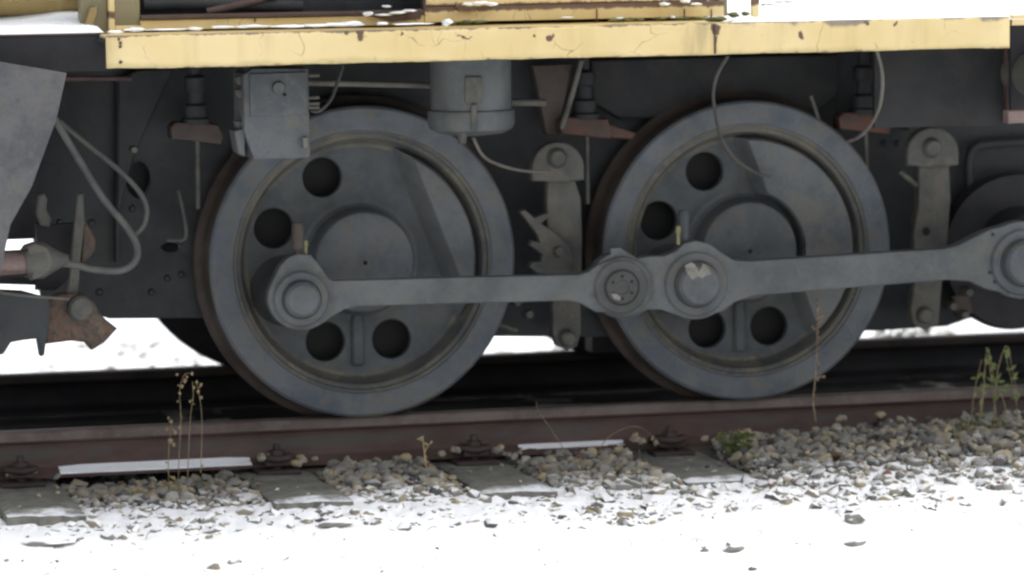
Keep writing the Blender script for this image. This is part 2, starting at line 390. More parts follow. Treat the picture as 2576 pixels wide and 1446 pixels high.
def snow0(x, y):
    if y > .5:
        return bed(x, y)+.02*min(1, max(-1.5, (y-2.15)/.4))+.012*fbm(x, y, 3)+.006*fbm(x, y, 11)
    e = snow_edge(x)+.10*fbm(x, y, 2.2)
    t = max(-1, min(1, (e-y)/.24))
    return bed(x, y)+.001+.015*t+.008*fbm(x, y, 4)*(.4+.6*abs(t))+.007*fbm(x, y, 14)+.010*(1-min(1, max(0, (e-y-.1)/.5)))*fbm(x, y, 27, 2)
def grid(name, xs, ys, fz, mat, parent=None):
    me = bpy.data.meshes.new(name); V = [(x, y, fz(x, y)) for y in ys for x in xs]; nx = len(xs)
    F = [(j*nx+i, j*nx+i+1, (j+1)*nx+i+1, (j+1)*nx+i) for j in range(len(ys)-1) for i in range(nx-1)]
    me.from_pydata(V, [], F); me.update()
    return mobj(name, me, mat, parent, True, 180)
def fr(a, b, s):
    n = max(1, round((b-a)/s)); return [a+(b-a)*k/n for k in range(n+1)]
def geo(a, s, n, q): 
    out = []; v = a
    for k in range(n): s *= q; v += s; out.append(v)
    return out
XL0, XR0 = -2.0, 3.0
xs = [-x for x in geo(2.0, .02, 36, 1.22)][::-1]+fr(XL0, XR0, .016)+geo(3.0, .02, 36, 1.22)
xs = sorted(xs)
ys_front = [-y for y in geo(1.5, .02, 26, 1.25)][::-1]+fr(-1.5, -.1, .013)
ys_back = fr(1.65, 3.6, .035)+geo(3.6, .04, 40, 1.22)
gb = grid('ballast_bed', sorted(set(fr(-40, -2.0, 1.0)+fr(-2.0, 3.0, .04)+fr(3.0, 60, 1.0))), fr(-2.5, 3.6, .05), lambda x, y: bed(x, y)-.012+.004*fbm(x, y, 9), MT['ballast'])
tag(gb, kind='structure')
sn = grid('snow_ground', xs, ys_front, snow_top, MT['snow']); tag(sn, kind='structure')
sb = grid('snow_ground', xs, ys_back, snow_top, MT['snow']); tag(sb, kind='structure')

# ------------------------------------------------------------------ sleepers, rails
SL = []
for u, v in ((80, 1250), (745, 1225), (1252, 1200), (1765, 1180), (2275, 1140)):
    SL.append(atz(u, v, -.165).x)
SX = [SL[0]-.66]+SL+[SL[-1]+.66]
sl_labels = {-1: 'concrete sleeper just beyond the left edge of the picture', 5: 'concrete sleeper just beyond the right edge of the picture, buried in ballast', 0: 'grey concrete sleeper at the left edge of the picture, its end under snow',
             1: 'grey concrete sleeper below the left half of the left driving wheel',
             2: 'mossy concrete sleeper end below the gap between the two driving wheels',
             3: 'concrete sleeper end overgrown by weeds, below the left of the right driving wheel',
             4: 'concrete sleeper buried in ballast below the right end of the right wheel'}
def sleeper(x, i):
    hid = not (0 <= i <= 4)
    bm = bmesh.new(); ZT = -.163; w2 = .12
    nx_ = 10; ny = 60; y0, y1 = (-.68 if i < 4 else -.45), 2.12
    def hz(px, py): return ZT+.004*fbm(px, py, 9)-.012*max(0, fbm(px+3, py, 5)-.25)
    top = []
    for j in range(ny+1):
        y = y0+(y1-y0)*j/ny
        top.append([bm.verts.new((x+(-w2+2*w2*k/nx_)+(.006*fbm(x+k, y, 7) if k in (0, nx_) else 0), y+(.018*fbm(x+k*.2, 3, 4) if j in (0, ny) else 0), hz(x+k*.02, y)-(.008 if k in (0, nx_) or j in (0, ny) else 0))) for k in range(nx_+1)])
    for j in range(ny):
        for k in range(nx_): bm.faces.new((top[j][k], top[j][k+1], top[j+1][k+1], top[j+1][k]))
    per = [top[0][k] for k in range(nx_+1)]+[top[j][nx_] for j in range(1, ny+1)]+[top[ny][k] for k in range(nx_-1, -1, -1)]+[top[j][0] for j in range(ny-1, 0, -1)]
    low = [bm.verts.new((v.co.x+(v.co.x-x)*.12, v.co.y, ZT-.16)) for v in per]
    n = len(per)
    for k in range(n): bm.faces.new((per[k], low[k], low[(k+1) % n], per[(k+1) % n]))
    bmesh.ops.recalc_face_normals(bm, faces=bm.faces)
    o = from_bm('sleeper', bm, MT['sleeper'], None, True, 40)
    lab = sl_labels[i]
    tag(o, lab, 'sleeper', 'sleepers under the track')
    # fastenings: base plate, clip and screw on the outer side of the near rail
    if -1 <= i <= 5:
        box('base_plate', x-.07, x+.07, -.15, .15, -.163, -.150, MT['clip'], o, .003)
        for s in (-1, 1):
            plate_z = -.149
            bm = bmesh.new(); box_bm(bm, x-.042, x+.042, -.118 if s < 0 else .035, -.035 if s < 0 else .118, plate_z+.008, plate_z+.034)
            for v_ in bm.verts:
                if v_.co.z > plate_z+.02 and abs(v_.co.y) < .06: v_.co.z += .012
            bev(from_bm('clip_plate', bm, MT['clip'], o), .006)
            bm = bmesh.new(); tube_bm(bm, [(x-.05, s*.045, -.118), (x-.045, s*.10, -.112), (x, s*.125, -.116), (x+.045, s*.10, -.112), (x+.05, s*.045, -.118)], .011, 8, 4)
            from_bm('spring_clip', bm, MT['clip'], o, True, 60)
            lathe('screw', [(0, -.068), (.010, -.069), (.013, -.075), (.013, -.09), (.027, -.09), (.027, -.106), (.018, -.108), (.018, -.15)], (x, s*.088, 0), MT['clip'], o, 'Z', 6, 20)
    return o
for i, x in enumerate(SX): sleeper(x, i-1)

def rail(yc, label, ms=('rail', 'railtop')):
    half = [(.0, 0), (.02, -.0006), (.029, -.003), (.034, -.009), (.0345, -.032), (.031, -.038), (.012, -.045), (.0085, -.056), (.008, -.09), (.0095, -.112), (.014, -.120), (.05, -.134), (.0625, -.138), (.0625, -.149)]
    prof = half+[(-a, b) for a, b in reversed(half[1:])]
    xs_ = fr(-40, -2.5, 2.5)+fr(-2.5, 3.5, .12)[1:]+fr(3.5, 60, 2.5)[1:]
    bm = bmesh.new(); rings = [[bm.verts.new((x, yc-a+.0006*fbm(x, b*20, 3), b)) for a, b in prof] for x in xs_]; n = len(prof)
    for A, B in zip(rings, rings[1:]):
        for k in range(n):
            f = bm.faces.new((A[k], A[(k+1) % n], B[(k+1) % n], B[k]))
            if k < 4 or k >= n-4: f.material_index = 1
    bmesh.ops.recalc_face_normals(bm, faces=bm.faces)
    me = bpy.data.meshes.new('rail'); bm.to_mesh(me); bm.free(); me.materials.append(MT[ms[0]]); me.materials.append(MT[ms[1]])
    return tag(mobj('rail', me, None, None, True, 28), label, 'rail', 'rails of the track')
rail(0.0, 'near rusty steel rail carrying the two driving wheels')
rail(1.5, 'far steel rail behind the locomotive, coloured dark for the shade, seen under the frame', ('black', 'tread'))  # near-black web colour stands in for shade under the frame

# snow lying on the rail foot
def foot_snow(u0, v0, u1, v1, label, th=.004, yf=-.0625):
    a, b = at(u0, v0, -.045).x, at(u1, v1, -.045).x
    bm = bmesh.new(); n = 60; rows = []
    for k in range(n+1):
        x = a+(b-a)*k/n; e = min(1, min(k, n-k)/7); j = .004*fbm(x, 1, 9)+.002*fbm(x, 4, 30)
        rows.append([bm.verts.new(p) for p in ((x, yf-.001, -.1385), (x, yf-.001+j*.5, (-.138 if yf < -.06 else -.1325)+th*e+j), (x, -.036, -.129+th*e*1.1), (x, -.017, -.120+th*e), (x, -.0145, -.122))])
    for A, B in zip(rows, rows[1:]):
        for k in range(4): bm.faces.new((A[k], B[k], B[k+1], A[k+1]))
    bmesh.ops.recalc_face_normals(bm, faces=bm.faces)
    o = from_bm('snow_strip', bm, MT['snow'], None, True, 60)
    return tag(o, label, 'snow', 'snow lying on the rail foot')
foot_snow(150, 1190, 632, 1175, 'long strip of snow on the near rail foot at the left')
foot_snow(1308, 1140, 1572, 1128, 'short strip of snow on the near rail foot between the two wheels', .001, -.045)

# ------------------------------------------------------------------ ballast stones
def hull_stone(k):
    rnd = random.Random(100+k); bm = bmesh.new()
    n = rnd.randint(14, 18)
    for i in range(n):
        z = 1-2*(i+.5)/n; r_ = math.sqrt(1-z*z); a = i*2.39996+rnd.random()*.7
        q = Vector((r_*math.cos(a), r_*math.sin(a), z))*rnd.uniform(.66, 1.14)
        bm.verts.new((q.x*1.18*rnd.uniform(.86, 1.14), q.y*.86*rnd.uniform(.86, 1.14), q.z*.66*rnd.uniform(.85, 1.15)))
    r_ = bmesh.ops.convex_hull(bm, input=bm.verts)
    bmesh.ops.delete(bm, geom=[g for g in r_['geom_interior'] if isinstance(g, bmesh.types.BMVert)], context='VERTS')
    bmesh.ops.recalc_face_normals(bm, faces=bm.faces)
    for f in bm.faces: f.smooth = True
    me = bpy.data.meshes.new('stone'); bm.to_mesh(me); bm.free(); me.set_sharp_from_angle(angle=R(50))
    return me
HS = [hull_stone(k) for k in range(12)]
HD = [([v.co.copy() for v in me.vertices], [tuple(p.vertices) for p in me.polygons]) for me in HS]
def in_sleeper(x, y, m=.0):
    return y > -.68-m and any(abs(x-s) < .12+m for s in SX)
stones = []       # (x,y,z,size,rot,variant,mat)
rnd = random.Random(5)
def mrand(rn): return rn.choices(range(6), STW)[0]
def add_stone(x, y, z, s, rn=rnd, m=None, flat=1.0):
    q = Matrix.Rotation(rn.uniform(0, 6.28), 4, 'Z') @ Matrix.Rotation(rn.gauss(0, .45), 4, 'X') @ Matrix.Rotation(rn.gauss(0, .4), 4, 'Y')
    stones.append((x, y, z, s, q, rn.randrange(12), mrand(rn) if m is None else m))
for _ in range(13000):
    x = rnd.uniform(-2.0, 2.9); y = rnd.uniform(-1.35, -.07)
    e = snow_edge(x)
    if y < e-.30 and rnd.random() > .08: continue
    s = rnd.choice((.007, .009, .011, .014, .017, .021, .025)) * rnd.uniform(.85, 1.15)
    if in_sleeper(x, y, .012) and bed(x, y) < -.160 and rnd.random() > (.10 if y < -.16 and x > .9 else 0): continue
    if y > -.11 and bed(x, y) > -.13 and rnd.random() < .3: continue
    if y > -.085: s = min(s, .016)
    z = bed(x, y)+rnd.uniform(-.012, .008)
    if y < e-.15: z += .004
    add_stone(x, y, z, s)
# a few on sleepers and heaped on the rail foot beside the fastenings
for u, v, k in ((655, 1150, 5), (765, 1158, 4), (1130, 1130, 4), (1240, 1125, 3), (1290, 1135, 4), (1600, 1100, 5), (1660, 1108, 4), (1790, 1102, 4), (25, 1185, 4), (115, 1190, 3), (880, 1165, 3), (1000, 1155, 4), (1480, 1145, 3), (2130, 1052, 2), (2240, 1045, 3), (1880, 1085, 4)):
    for _ in range(k):
        p = at(u+rnd.uniform(-28, 28), v+rnd.uniform(-6, 12), -.10)
        add_stone(p.x, -.10+rnd.uniform(-.02, .02), p.z, rnd.uniform(.013, .021), m=rnd.choice((1, 2, 0, 2, 1)))
for _ in range(120):
    x = rnd.uniform(-1.8, 2.7); y = rnd.uniform(-.6, -.16)
    if in_sleeper(x, y): add_stone(x, y, -.163+.004, rnd.uniform(.005, .012))
# between and behind the rails
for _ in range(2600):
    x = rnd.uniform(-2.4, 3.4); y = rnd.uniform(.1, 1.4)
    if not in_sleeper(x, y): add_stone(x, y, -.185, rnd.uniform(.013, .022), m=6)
for _ in range(6500):
    x = rnd.uniform(-3.2, 5.0); y = rnd.uniform(1.65, 2.6) if rnd.random() < .3 else rnd.uniform(2.9, 7.5)
    if y > 2.8 and fbm(x, y*.6, .9) < -.15+.2*(x > .2): continue
    add_stone(x, y, snow_top(x, y)-.004, rnd.uniform(.014, .026)*(1.35 if y > 2.8 else 1))
def vis_px(s):
    p = Vector(s[:3])-CAM; z = p.dot(fw); u = PW/2+FPX*p.dot(rt)/z; v = PH/2-FPX*p.dot(up)/z
    return s[3]/z if (0 < u < PW and v < PH and s[1] < 0 and s[2] > snow_top(s[0], s[1])-.006) else 0
stones.sort(key=lambda s: -vis_px(s))
mesh_cache = {}
for s in stones[:290]:
    key = (s[5], s[6])
    if key not in mesh_cache:
        me = HS[s[5]].copy(); me.name = 'stone'; me.materials.append(STM[s[6]]); mesh_cache[key] = me
    o = bpy.data.objects.new('stone', mesh_cache[key])
    COL.objects.link(o); o.parent = gb
    o.matrix_basis = Matrix.Translation(s[:3]) @ s[4] @ Matrix.Diagonal((s[3]*1.15, s[3]*1.15, s[3]*1.15, 1))
def merged(name, lst, parent):
    V = []; F = []; MI = []
    for s in lst:
        vs_, fs_ = HD[s[5]]; o_ = len(V); Mx = Matrix.Translation(s[:3]) @ s[4]
        V += [tuple(Mx @ (v*s[3])) for v in vs_]; F += [tuple(i+o_ for i in f) for f in fs_]; MI += [s[6]]*len(fs_)
    me = bpy.data.meshes.new(name); me.from_pydata(V, [], F); me.update()
    for m in STM: me.materials.append(m)
    me.polygons.foreach_set('material_index', MI); me.polygons.foreach_set('use_smooth', [True]*len(MI)); me.set_sharp_from_angle(angle=R(50))
    o = bpy.data.objects.new(name, me); COL.objects.link(o); o.parent = parent; return o
tag(merged('small_stones', stones[290:], gb), kind='stuff')

def onsnow(u, v):
    d = ray(u, v); lo, hi = 10.0, 18.0
    for _ in range(50):
        t = (lo+hi)/2; p = CAM+d*t
        if p.z > snow_top(p.x, p.y): lo = t
        else: hi = t
    return p
def single_stone(u, v, z, sx, sy, sz, label, m, rz=0):
    p = onsnow(u, v); p.z += sz*.25; bm = bmesh.new()
    blob(bm, p, (sx, sy, sz), 2, .28, Matrix.Rotation(rz, 4, 'Z'))
    for f in list(bm.verts): f.co.z = max(f.co.z, p.z-sz*.6)
    return tag(from_bm('stone', bm, STM[m], None, True, 60), label, 'stone', 'single stones lying in the snow')
single_stone(1846, 1383, -.262, .033, .026, .018, 'dark stone poking from bare snow under the right wheel, left of two other stones', 0, .2)
single_stone(2150, 1310, -.245, .032, .026, .022, 'rounded stone with a snow cap, upper one of a pair in the right foreground', 0, .1)
single_stone(2152, 1370, -.265, .034, .024, .014, 'flat dark stone lying lengthwise, lower one of a pair in the right foreground', 0, -.1)
single_stone(1893, 1434, -.285, .013, .012, .010, 'small dark stone at the bottom edge of the picture, right of centre', 3)
single_stone(135, 1366, -.262, .092, .045, .018, 'long grey slab lying in the snow in front of the leftmost sleeper', 0, .02)
single_stone(845, 1318, -.232, .055, .03, .013, 'flat grey slab at the snowy end of the sleeper under the left wheel', 0, .15)

# ------------------------------------------------------------------ locomotive
loco = empty('shunting_locomotive', (1.0, .75, 0))
tag(loco, 'yellow shunting locomotive with rod-coupled grey driving wheels and snow on its running board', 'locomotive')
WX, WR = (0.0, 1.30), (.506, .498)
CR = .262; CA = R(180+20)

def driving_wheel(cx, rad, kind):
    cz = rad; c = (cx, 0, cz); k = rad/.5
    holes = [(-.117, .273), (-.279, .112), (-.115, -.262), (.105, -.262)] if kind == 0 else [(-.125, .262), (-.285, .103), (-.12, -.262), (.095, -.262)]
    lp = [circ(cx, cz, .392*k, 96)]+[circ(cx+a, cz+b, .064, 40) for a, b in holes]
    web = plate('driving_wheel', lp, .005, .035, MT['cast'], loco, .006, 3)
    web['label'] = ('left' if kind == 0 else 'right')+' driving wheel with four round holes'
    lathe('tyre', [(.418*k, -.062), (.424*k, -.068), (.44*k, -.070), (.490*k, -.070), (.498*k, -.064), (.5*k, -.05)], c, MT['tyre'], web)
    lathe('tread', [(.5*k, -.05), (.502*k, .02), (.506*k, .032), (.516*k, .042), (.526*k, .050), (.529*k, .058), (.524*k, .066), (.51*k, .072), (.42*k, .072)], c, MT['tread'], web)
    lathe('rim', [(.419*k, -.0625), (.414*k, -.057), (.404*k, -.055), (.396*k, -.052), (.390*k, -.04), (.384*k, -.012), (.374*k, .002), (.362*k, .0055)], c, MT['rim'], web)
    lathe('retaining_ring', [(.421*k, -.060), (.419*k, -.064), (.411*k, -.064), (.408*k, -.056)], c, MT['rim'], web)
    hp = [(.198, .0055), (.185, -.0), (.175, -.012), (.170, -.04), (.166, -.075), (.160, -.085), (.150, -.089), (.03, -.092), (.008, -.092), (.007, -.085), (0, -.085)]
    hub = lathe('hub', hp, (cx, 0, cz), MT['hub'], web, seg=72, ang=25)
    lathe('centre_hole', [(.0066, -.091), (.0, -.091)], (cx, 0, cz), MT['hole'], web, seg=16)
    # radial rib between the two lower holes and a raised boss around the crank pin
    box('rib', cx-.03, cx+.012, -.012, .01, cz-.345, cz-.17, MT['cast'], web, .012)
    px_, pz_ = cx+CR*math.cos(CA), cz+CR*math.sin(CA)
    lathe('crank_boss', [(.115, .004), (.098, -.02), (.088, -.06), (.084, -.16), (.078, -.2), (0, -.2)], (px_, 0, pz_), MT['cast'], web, seg=48)
    na = R(21); nx_, nz_ = math.cos(na), math.sin(na)
    if kind == 0:
        def outl(d_, ro_): h_ = math.acos(d_/ro_); return circ(cx, cz, ro_, 40, na-h_, na+h_, False)
        A, B, C_ = outl(.228, .382*k), outl(.272, .370*k), outl(.280, .363*k)
    else:
        def outl(d_, ro_, ri_=.2):
            h_ = math.acos(d_/ro_); q_ = math.acos(min(1, d_/ri_))
            return circ(cx, cz, ro_, 60, na-h_, na+h_, False)+circ(cx, cz, ri_, 30, na+q_, na-q_, False)
        A, B, C_ = outl(.102, .379*k, .188), outl(.130, .372*k, .196), outl(.136, .366*k, .202)
    bm = bmesh.new(); LV = [[bm.verts.new((x_, y_, z_)) for x_, z_ in O] for O, y_ in ((A, .018), (B, -.056), (C_, -.064))]
    for P_, Q_ in zip(LV, LV[1:]):
        for q_ in range(len(P_)): bm.faces.new((P_[q_], P_[(q_+1) % len(P_)], Q_[(q_+1) % len(P_)], Q_[q_]))
    cap = [bm.faces.new(LV[-1]), bm.faces.new(LV[0][::-1])]; bmesh.ops.triangulate(bm, faces=cap, ngon_method='EAR_CLIP'); bmesh.ops.recalc_face_normals(bm, faces=bm.faces)
    from_bm('counterweight', bm, MT['weight'], web, True, 25)
    rw = random.Random(40+kind)
    bm = bmesh.new()
    for _ in range(26):       # small scabs of dried mud and chipped paint on the tyre and rim faces
        a_ = rw.uniform(0, 6.28); r_ = rw.choice((rw.uniform(.43, .49), rw.uniform(.40, .42)))*k
        blob(bm, (cx+r_*math.cos(a_), -.071 if r_ > .425*k else -.060, cz+r_*math.sin(a_)), (rw.uniform(.002, .0045), .0018, rw.uniform(.002, .0045)), 1, .3)
    tag(from_bm('mud_scabs', bm, MT['wire'], web, True, 80), kind='stuff')
    # axle and bolts
    lathe('hole_blackout_disc', [(0, .080), (.352, .080), (.356, .083), (.356, .095), (0, .095)], c, MT['hole'], web, seg=48)  # added disc that blacks out the view through the wheel holes
    tube('axle', [(cx, .03, cz), (cx, 1.45, cz)], .085, MT['dark'], web, 20, 0)
    lathe('axle_gear_case', [(.0, .3), (.24, .3), (.25, .32), (.25, .75), (.24, .77), (0, .77)], c, MT['hole'], web, seg=32)  # coloured black to deepen the shade seen through the wheel holes
    return web
wheels = [driving_wheel(WX[i], WR[i], i) for i in (0, 1)]
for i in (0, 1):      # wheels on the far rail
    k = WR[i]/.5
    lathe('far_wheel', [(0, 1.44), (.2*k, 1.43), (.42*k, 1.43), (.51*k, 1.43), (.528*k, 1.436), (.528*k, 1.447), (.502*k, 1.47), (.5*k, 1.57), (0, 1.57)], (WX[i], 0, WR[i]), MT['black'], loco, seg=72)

# frame plates between the wheels
fp = [(70, 120), (2900, 60), (2900, 775), (2576, 795), (2440, 800), (2385, 820), (2200, 832), (1900, 838), (1500, 848), (1240, 846), (1100, 812), (560, 800), (275, 802), (240, 790), (110, 780), (95, 700), (85, 590)]
h1 = pcirc(348, 452, 30, 28, 46); h2 = pcirc(430, 622, 24, 20, 12); h3 = pcirc(2500, 430, 70, 28, 70)
pplate('frame_plate', [fp, h1, h2], .12, .03, MT['dark'], loco, .003)
FX = at(150, 600, 1.34).x
plate('far_frame_plate', [[(FX, 1.3), (4.5, 1.3), (4.5, .34), (FX, .34)]], 1.34, .03, MT['black'], loco)
a, b = at(605, 830, .5), at(1200, 893, .5)
box('brake_stay', a.x, b.x, .45, .55, b.z, a.z, MT['black'], loco)
a, b = at(1480, 790, .5), at(2120, 858, .5)
box('brake_stay', a.x, b.x, .45, .55, b.z, a.z, MT['black'], loco)
for u, v in [(318+k*3, 215+k*62) for k in range(6)]+[(150, 560), (150, 700), (250, 735), (380, 735), (300, 500), (420, 700), (455, 690), (230, 560)]+[(1210+k*2, 470+k*50) for k in range(5)]+[(2225+k*34, 360) for k in range(2)]+[(2440+k*40, 640) for k in range(3)]:
    c = at(u, v, .12); lathe('rivet', [(0, -.010), (.008, -.008), (.012, -.002), (.0125, .004)], (c.x, .12, c.z), MT['dark'], loco, seg=10)
pplate('spring_box', [[(1485, 150), (2110, 135), (2110, 240), (2060, 285), (1560, 300), (1490, 260)]], .05, .05, MT['nearblack'], loco, .01)
pplate('stiffener', [[(345, 175), (440, 172), (335, 400), (296, 560), (296, 200)]], .07, .045, MT['dark'], loco, .01)
ptube('pipe', [(120, 197), (330, 197)], -.1, .009, MT['rust'], loco)
pplate('stiffener', [[(292, 200), (302, 200), (302, 660), (292, 660)]], .08, .035, MT['dark'], loco, .004)
pplate('frame_bracket', [[(2290, 140), (2315, 140), (2312, 330), (2286, 330)]], .0, .1, MT['dusty'], loco, .004)
pplate('frame_bracket', [[(1340, 165), (1440, 160), (1405, 335), (1375, 340), (1368, 300)]], .0, .05, MT['tread'], loco, .004)
pplate('guard_bracket', [[(2200, 125), (2533, 118), (2537, 312), (2420, 318), (2200, 322)]], -.30, .02, MT['nearblack'], loco, .002)
pplate('bracket_edge', [[(2531, 118), (2536, 118), (2541, 312), (2536, 312)]], -.33, .03, MT['rust'], loco, .001)
# spring columns above the axle boxes
def spring_column(u, v0, mat, n):
    p = at(u, v0, -.02); e = at(u, v0+118, -.02)
    L = p.z-e.z
    o = lathe('spring_column', [(0, p.z+.12), (.018, p.z+.12), (.018, p.z+.01), (.035, p.z), (.035, p.z-L*.25), (.026, p.z-L*.3), (.026, p.z-L*.55), (.038, p.z-L*.6), (.038, p.z-L*.85), (.05, p.z-L*.88), (.05, p.z-L), (0, p.z-L)], (p.x, -.02, 0), MT['nearblack'] if n else MT['dark'], loco, 'Z', 20)
    br = pplate('spring_bracket', [[(u-60, v0+125), (u-48, v0+112), (u+60, v0+118), (u+72, v0+150), (u+65, v0+168), (u-20, v0+158), (u-58, v0+155)]], -.06, .08, mat, o, .005)
    ptube('spring_rod', [(u+6, v0+150), (u+8, v0+330)], -.01, .008, MT['dusty'], o)
    return o
spring_column(490, 195, MT['tread'], 0); spring_column(1470, 182, MT['rustred'], 1); spring_column(2172, 170, MT['rustred'], 2)
pplate('spring_link', [[(1490, 300), (1540, 315), (1600, 335), (1590, 350), (1520, 345), (1480, 330)]], -.03, .03, MT['rustred'], loco, .004)

# buffer beam and deck
bt = at(900, 78, -.7).z
XBL, XBR = at(268, 130, -.7).x, at(2540, 80, -.7).x
zb0 = at(1000, 157, -.7).z; zt0 = at(1000, 74, -.7).z; zb1 = at(2500, 121, -.7).z; zt1 = at(2500, 42, -.7).z; zbL = at(272, 172, -.7).z; ztL = at(268, 92, -.7).z
zB, zT = (zb0+zbL+zb1)/3, (zt0+ztL+zt1)/3
sp = []
for u, v, ru, rv in ((908, 88, 14, 22), (870, 85, 10, 6), (1383, 95, 10, 12), (1345, 92, 6, 5), (2014, 90, 9, 14), (1800, 70, 16, 16), (1262, 156, 20, 5), (1232, 152, 12, 5), (1010, 84, 7, 4), (2000, 133, 12, 6), (2160, 128, 14, 5), (2250, 60, 10, 8), (2180, 58, 10, 8), (300, 98, 5, 4), (303, 113, 4, 4), (305, 157, 7, 5), (1170, 92, 26, 3), (1800, 105, 3, 34)):
    p = at(u, v, -.7); sp.append((p.x, -.7, p.z, ru/870, rv/870))
YB = yellow('yellow_beam_paint', sp, 1.0, (zB, zT, at(1850, 80, -.7).x))
YH = yellow('yellow_hood_paint', (), .9, None, (at(700, 38, -.46).z, at(1450, 18, -.46).z))
YSHADE = yellow('shaded_yellow_paint', (), 1.4, base=((.27, .23, .13), (.2, .175, .10)))  # hood yellow darkened to olive, its shade put into the colour
YC = yellow('ochre_tank_paint', (), 1.2, base=((.22, .15, .05), (.28, .2, .075)))
def beam():
    xs_ = fr(XBL, XBR, .04); bm = bmesh.new(); rows = []
    zz = fr(zB, zT, .012)
    for x in xs_:
        rows.append([bm.verts.new((x, -.7+.0025*fbm(x, z, 3.0)-.0015*fbm(x, z, 8), z+(.0025*fbm(x, 2, 2.5)+.0025*fbm(x, 9, 12) if z == zz[0] else 0)+(.0015*fbm(x, 5, 5) if z == zz[-1] else 0))) for z in zz])
    for A, B in zip(rows, rows[1:]):
        for k in range(len(zz)-1): bm.faces.new((A[k], B[k], B[k+1], A[k+1]))
    o = from_bm('running_board_beam', bm, YB, loco, True, 60)
    m = o.modifiers.new('thickness', 'SOLIDIFY'); m.thickness = .012; m.offset = -1
    return o
bmo = beam()
# weld joint in the beam
p = at(1798, 95, -.7); box('weld_seam', p.x-.0025, p.x+.0025, -.7065, -.695, zB+.002, zT-.002, MT['rust'], bmo, .001)
for v in (108, 118, 157):
    p = at(304, v, -.71); lathe('bolt_head', [(0, -.006), (.004, -.005), (.005, 0)], (p.x, -.70, p.z), MT['rust'], bmo, seg=10)
box('deck', XBL-.005, XBR, -.688, 2.2, zT-.022, zT-.010, MT['dark'], loco, 0)
box('deck_edge', XBL+.003, XBR-.003, -.6875, -.40, zT-.0095, zT-.001, YH, loco, .002)
# left end: black buffer beam lies further back, deck continues above
zl0, zl1 = at(100, 166, -.55).z, at(100, 90, -.55).z
box('buffer_beam', XBL-1.2, at(266, 120, -.55).x+.02, -.55, -.50, zl0-.02, zl1, MT['black'], loco, .003)
box('deck', XBL-1.2, XBL-.004, -.555, 2.2, zl1, zl1+.006, MT['rail'], loco, .001)
box('headstock', XBL-1.2, at(85, 300, -.1).x, -.12, .2, at(60, 600, -.1).z, zl0+.02, MT['black'], loco, .003)
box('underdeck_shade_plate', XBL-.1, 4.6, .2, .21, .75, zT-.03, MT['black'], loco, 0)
# hood above the deck
HY = -.46
xh0, xh1 = at(203, 40, HY).x, at(1822, 20, HY).x
zh0 = at(900, 66, HY).z
hood = box('hood', xh0+.02, xh1-.02, HY+.12, 2.0, zh0, 2.7, MT['dark'], loco, 0)
hood['label'] = 'dark engine compartment behind the yellow hood side'
def pz(v, Y=HY, u=1000): return at(u, v, Y).z
def hx(u, v=30): return at(u, v, HY).x
# base rail of the hood: lower yellow strip with a rusty upper lip
box('hood_base', hx(352), hx(1066), HY-.004, HY+.03, pz(63), pz(38), YH, loco, .002)
box('hood_base', hx(1066)+.001, hx(1820), HY-.006, HY+.03, pz(58), pz(19), YH, loco, .002)
box('hood_lip', hx(352), hx(1066), HY-.016, HY+.08, pz(36.5), pz(26), MT['rust'], loco, .003)
box('hood_side', hx(1070), hx(1818), HY-.002, HY+.02, pz(17.5), 2.7, YH, loco, .002)
box('corner_panel', hx(276), hx(352), HY, HY+.02, pz(62), 2.7, YSHADE, loco, .003)
box('corner_edge', hx(272), hx(287), HY-.012, HY+.03, pz(66), 2.7, YH, loco, .003)
box('corner_foot', hx(287)+.001, hx(352), HY-.008, HY+.02, pz(64), pz(50), YH, loco, .003)
box('corner_post', hx(203), hx(272)-.001, HY+.01, HY+.06, pz(68), 2.7, YSHADE, loco, .003)
pplate('wedge', [[(214, 63), (228, 20), (243, 18), (244, 30), (233, 64)]], HY-.02, .03, YC, loco, .002)
box('hood_seam', hx(1066)-.004, hx(1070), HY-.012, HY+.02, pz(28), 2.7, MT['rust'], loco, .001)
for u in (640, 1500, 1720, 1788):
    box('panel_joint', hx(u)-.0015, hx(u)+.0015, HY-.010, HY, pz(56, u=u), pz(40 if u < 1000 else 22, u=u), MT['rust'], loco, .0005)
box('hood_end', xh1-.02, xh1+.01, HY-.004, HY+.1, pz(58), 2.7, YSHADE, loco, .003)
# diagonal bits in the engine bay opening
ptube('engine_rod', [(520, 30), (640, 3), (700, -20)], HY+.06, .012, MT['rust'], loco)
ptube('engine_pipe', [(360, 12), (520, 8), (760, 16)], HY+.08, .02, MT['dark'], loco)
pplate('fallen_sheet', [[(930, 40), (935, 30), (1060, 22), (1064, 28), (1058, 48), (985, 55)]], HY-.03, .012, MT['rust'], loco, .002)
pplate('snow_covered_flap', [[(1148, 18), (1155, 3), (1240, 1), (1252, 16), (1200, 22), (1196, 32), (1160, 30)]], HY-.03, .02, YH, loco, .003)
# handrail post to the right of the hood
pplate('handrail_post', [[(1893, -60), (1912, -60), (1910, 40), (1903, 44), (1892, 40)]], HY-.05, .02, YH, loco, .003)
box('post_foot', at(1885, 40, -.5).x, at(1918, 40, -.5).x, -.54, -.44, zT-.010, zT+.002, MT['drydark'], loco, .002)
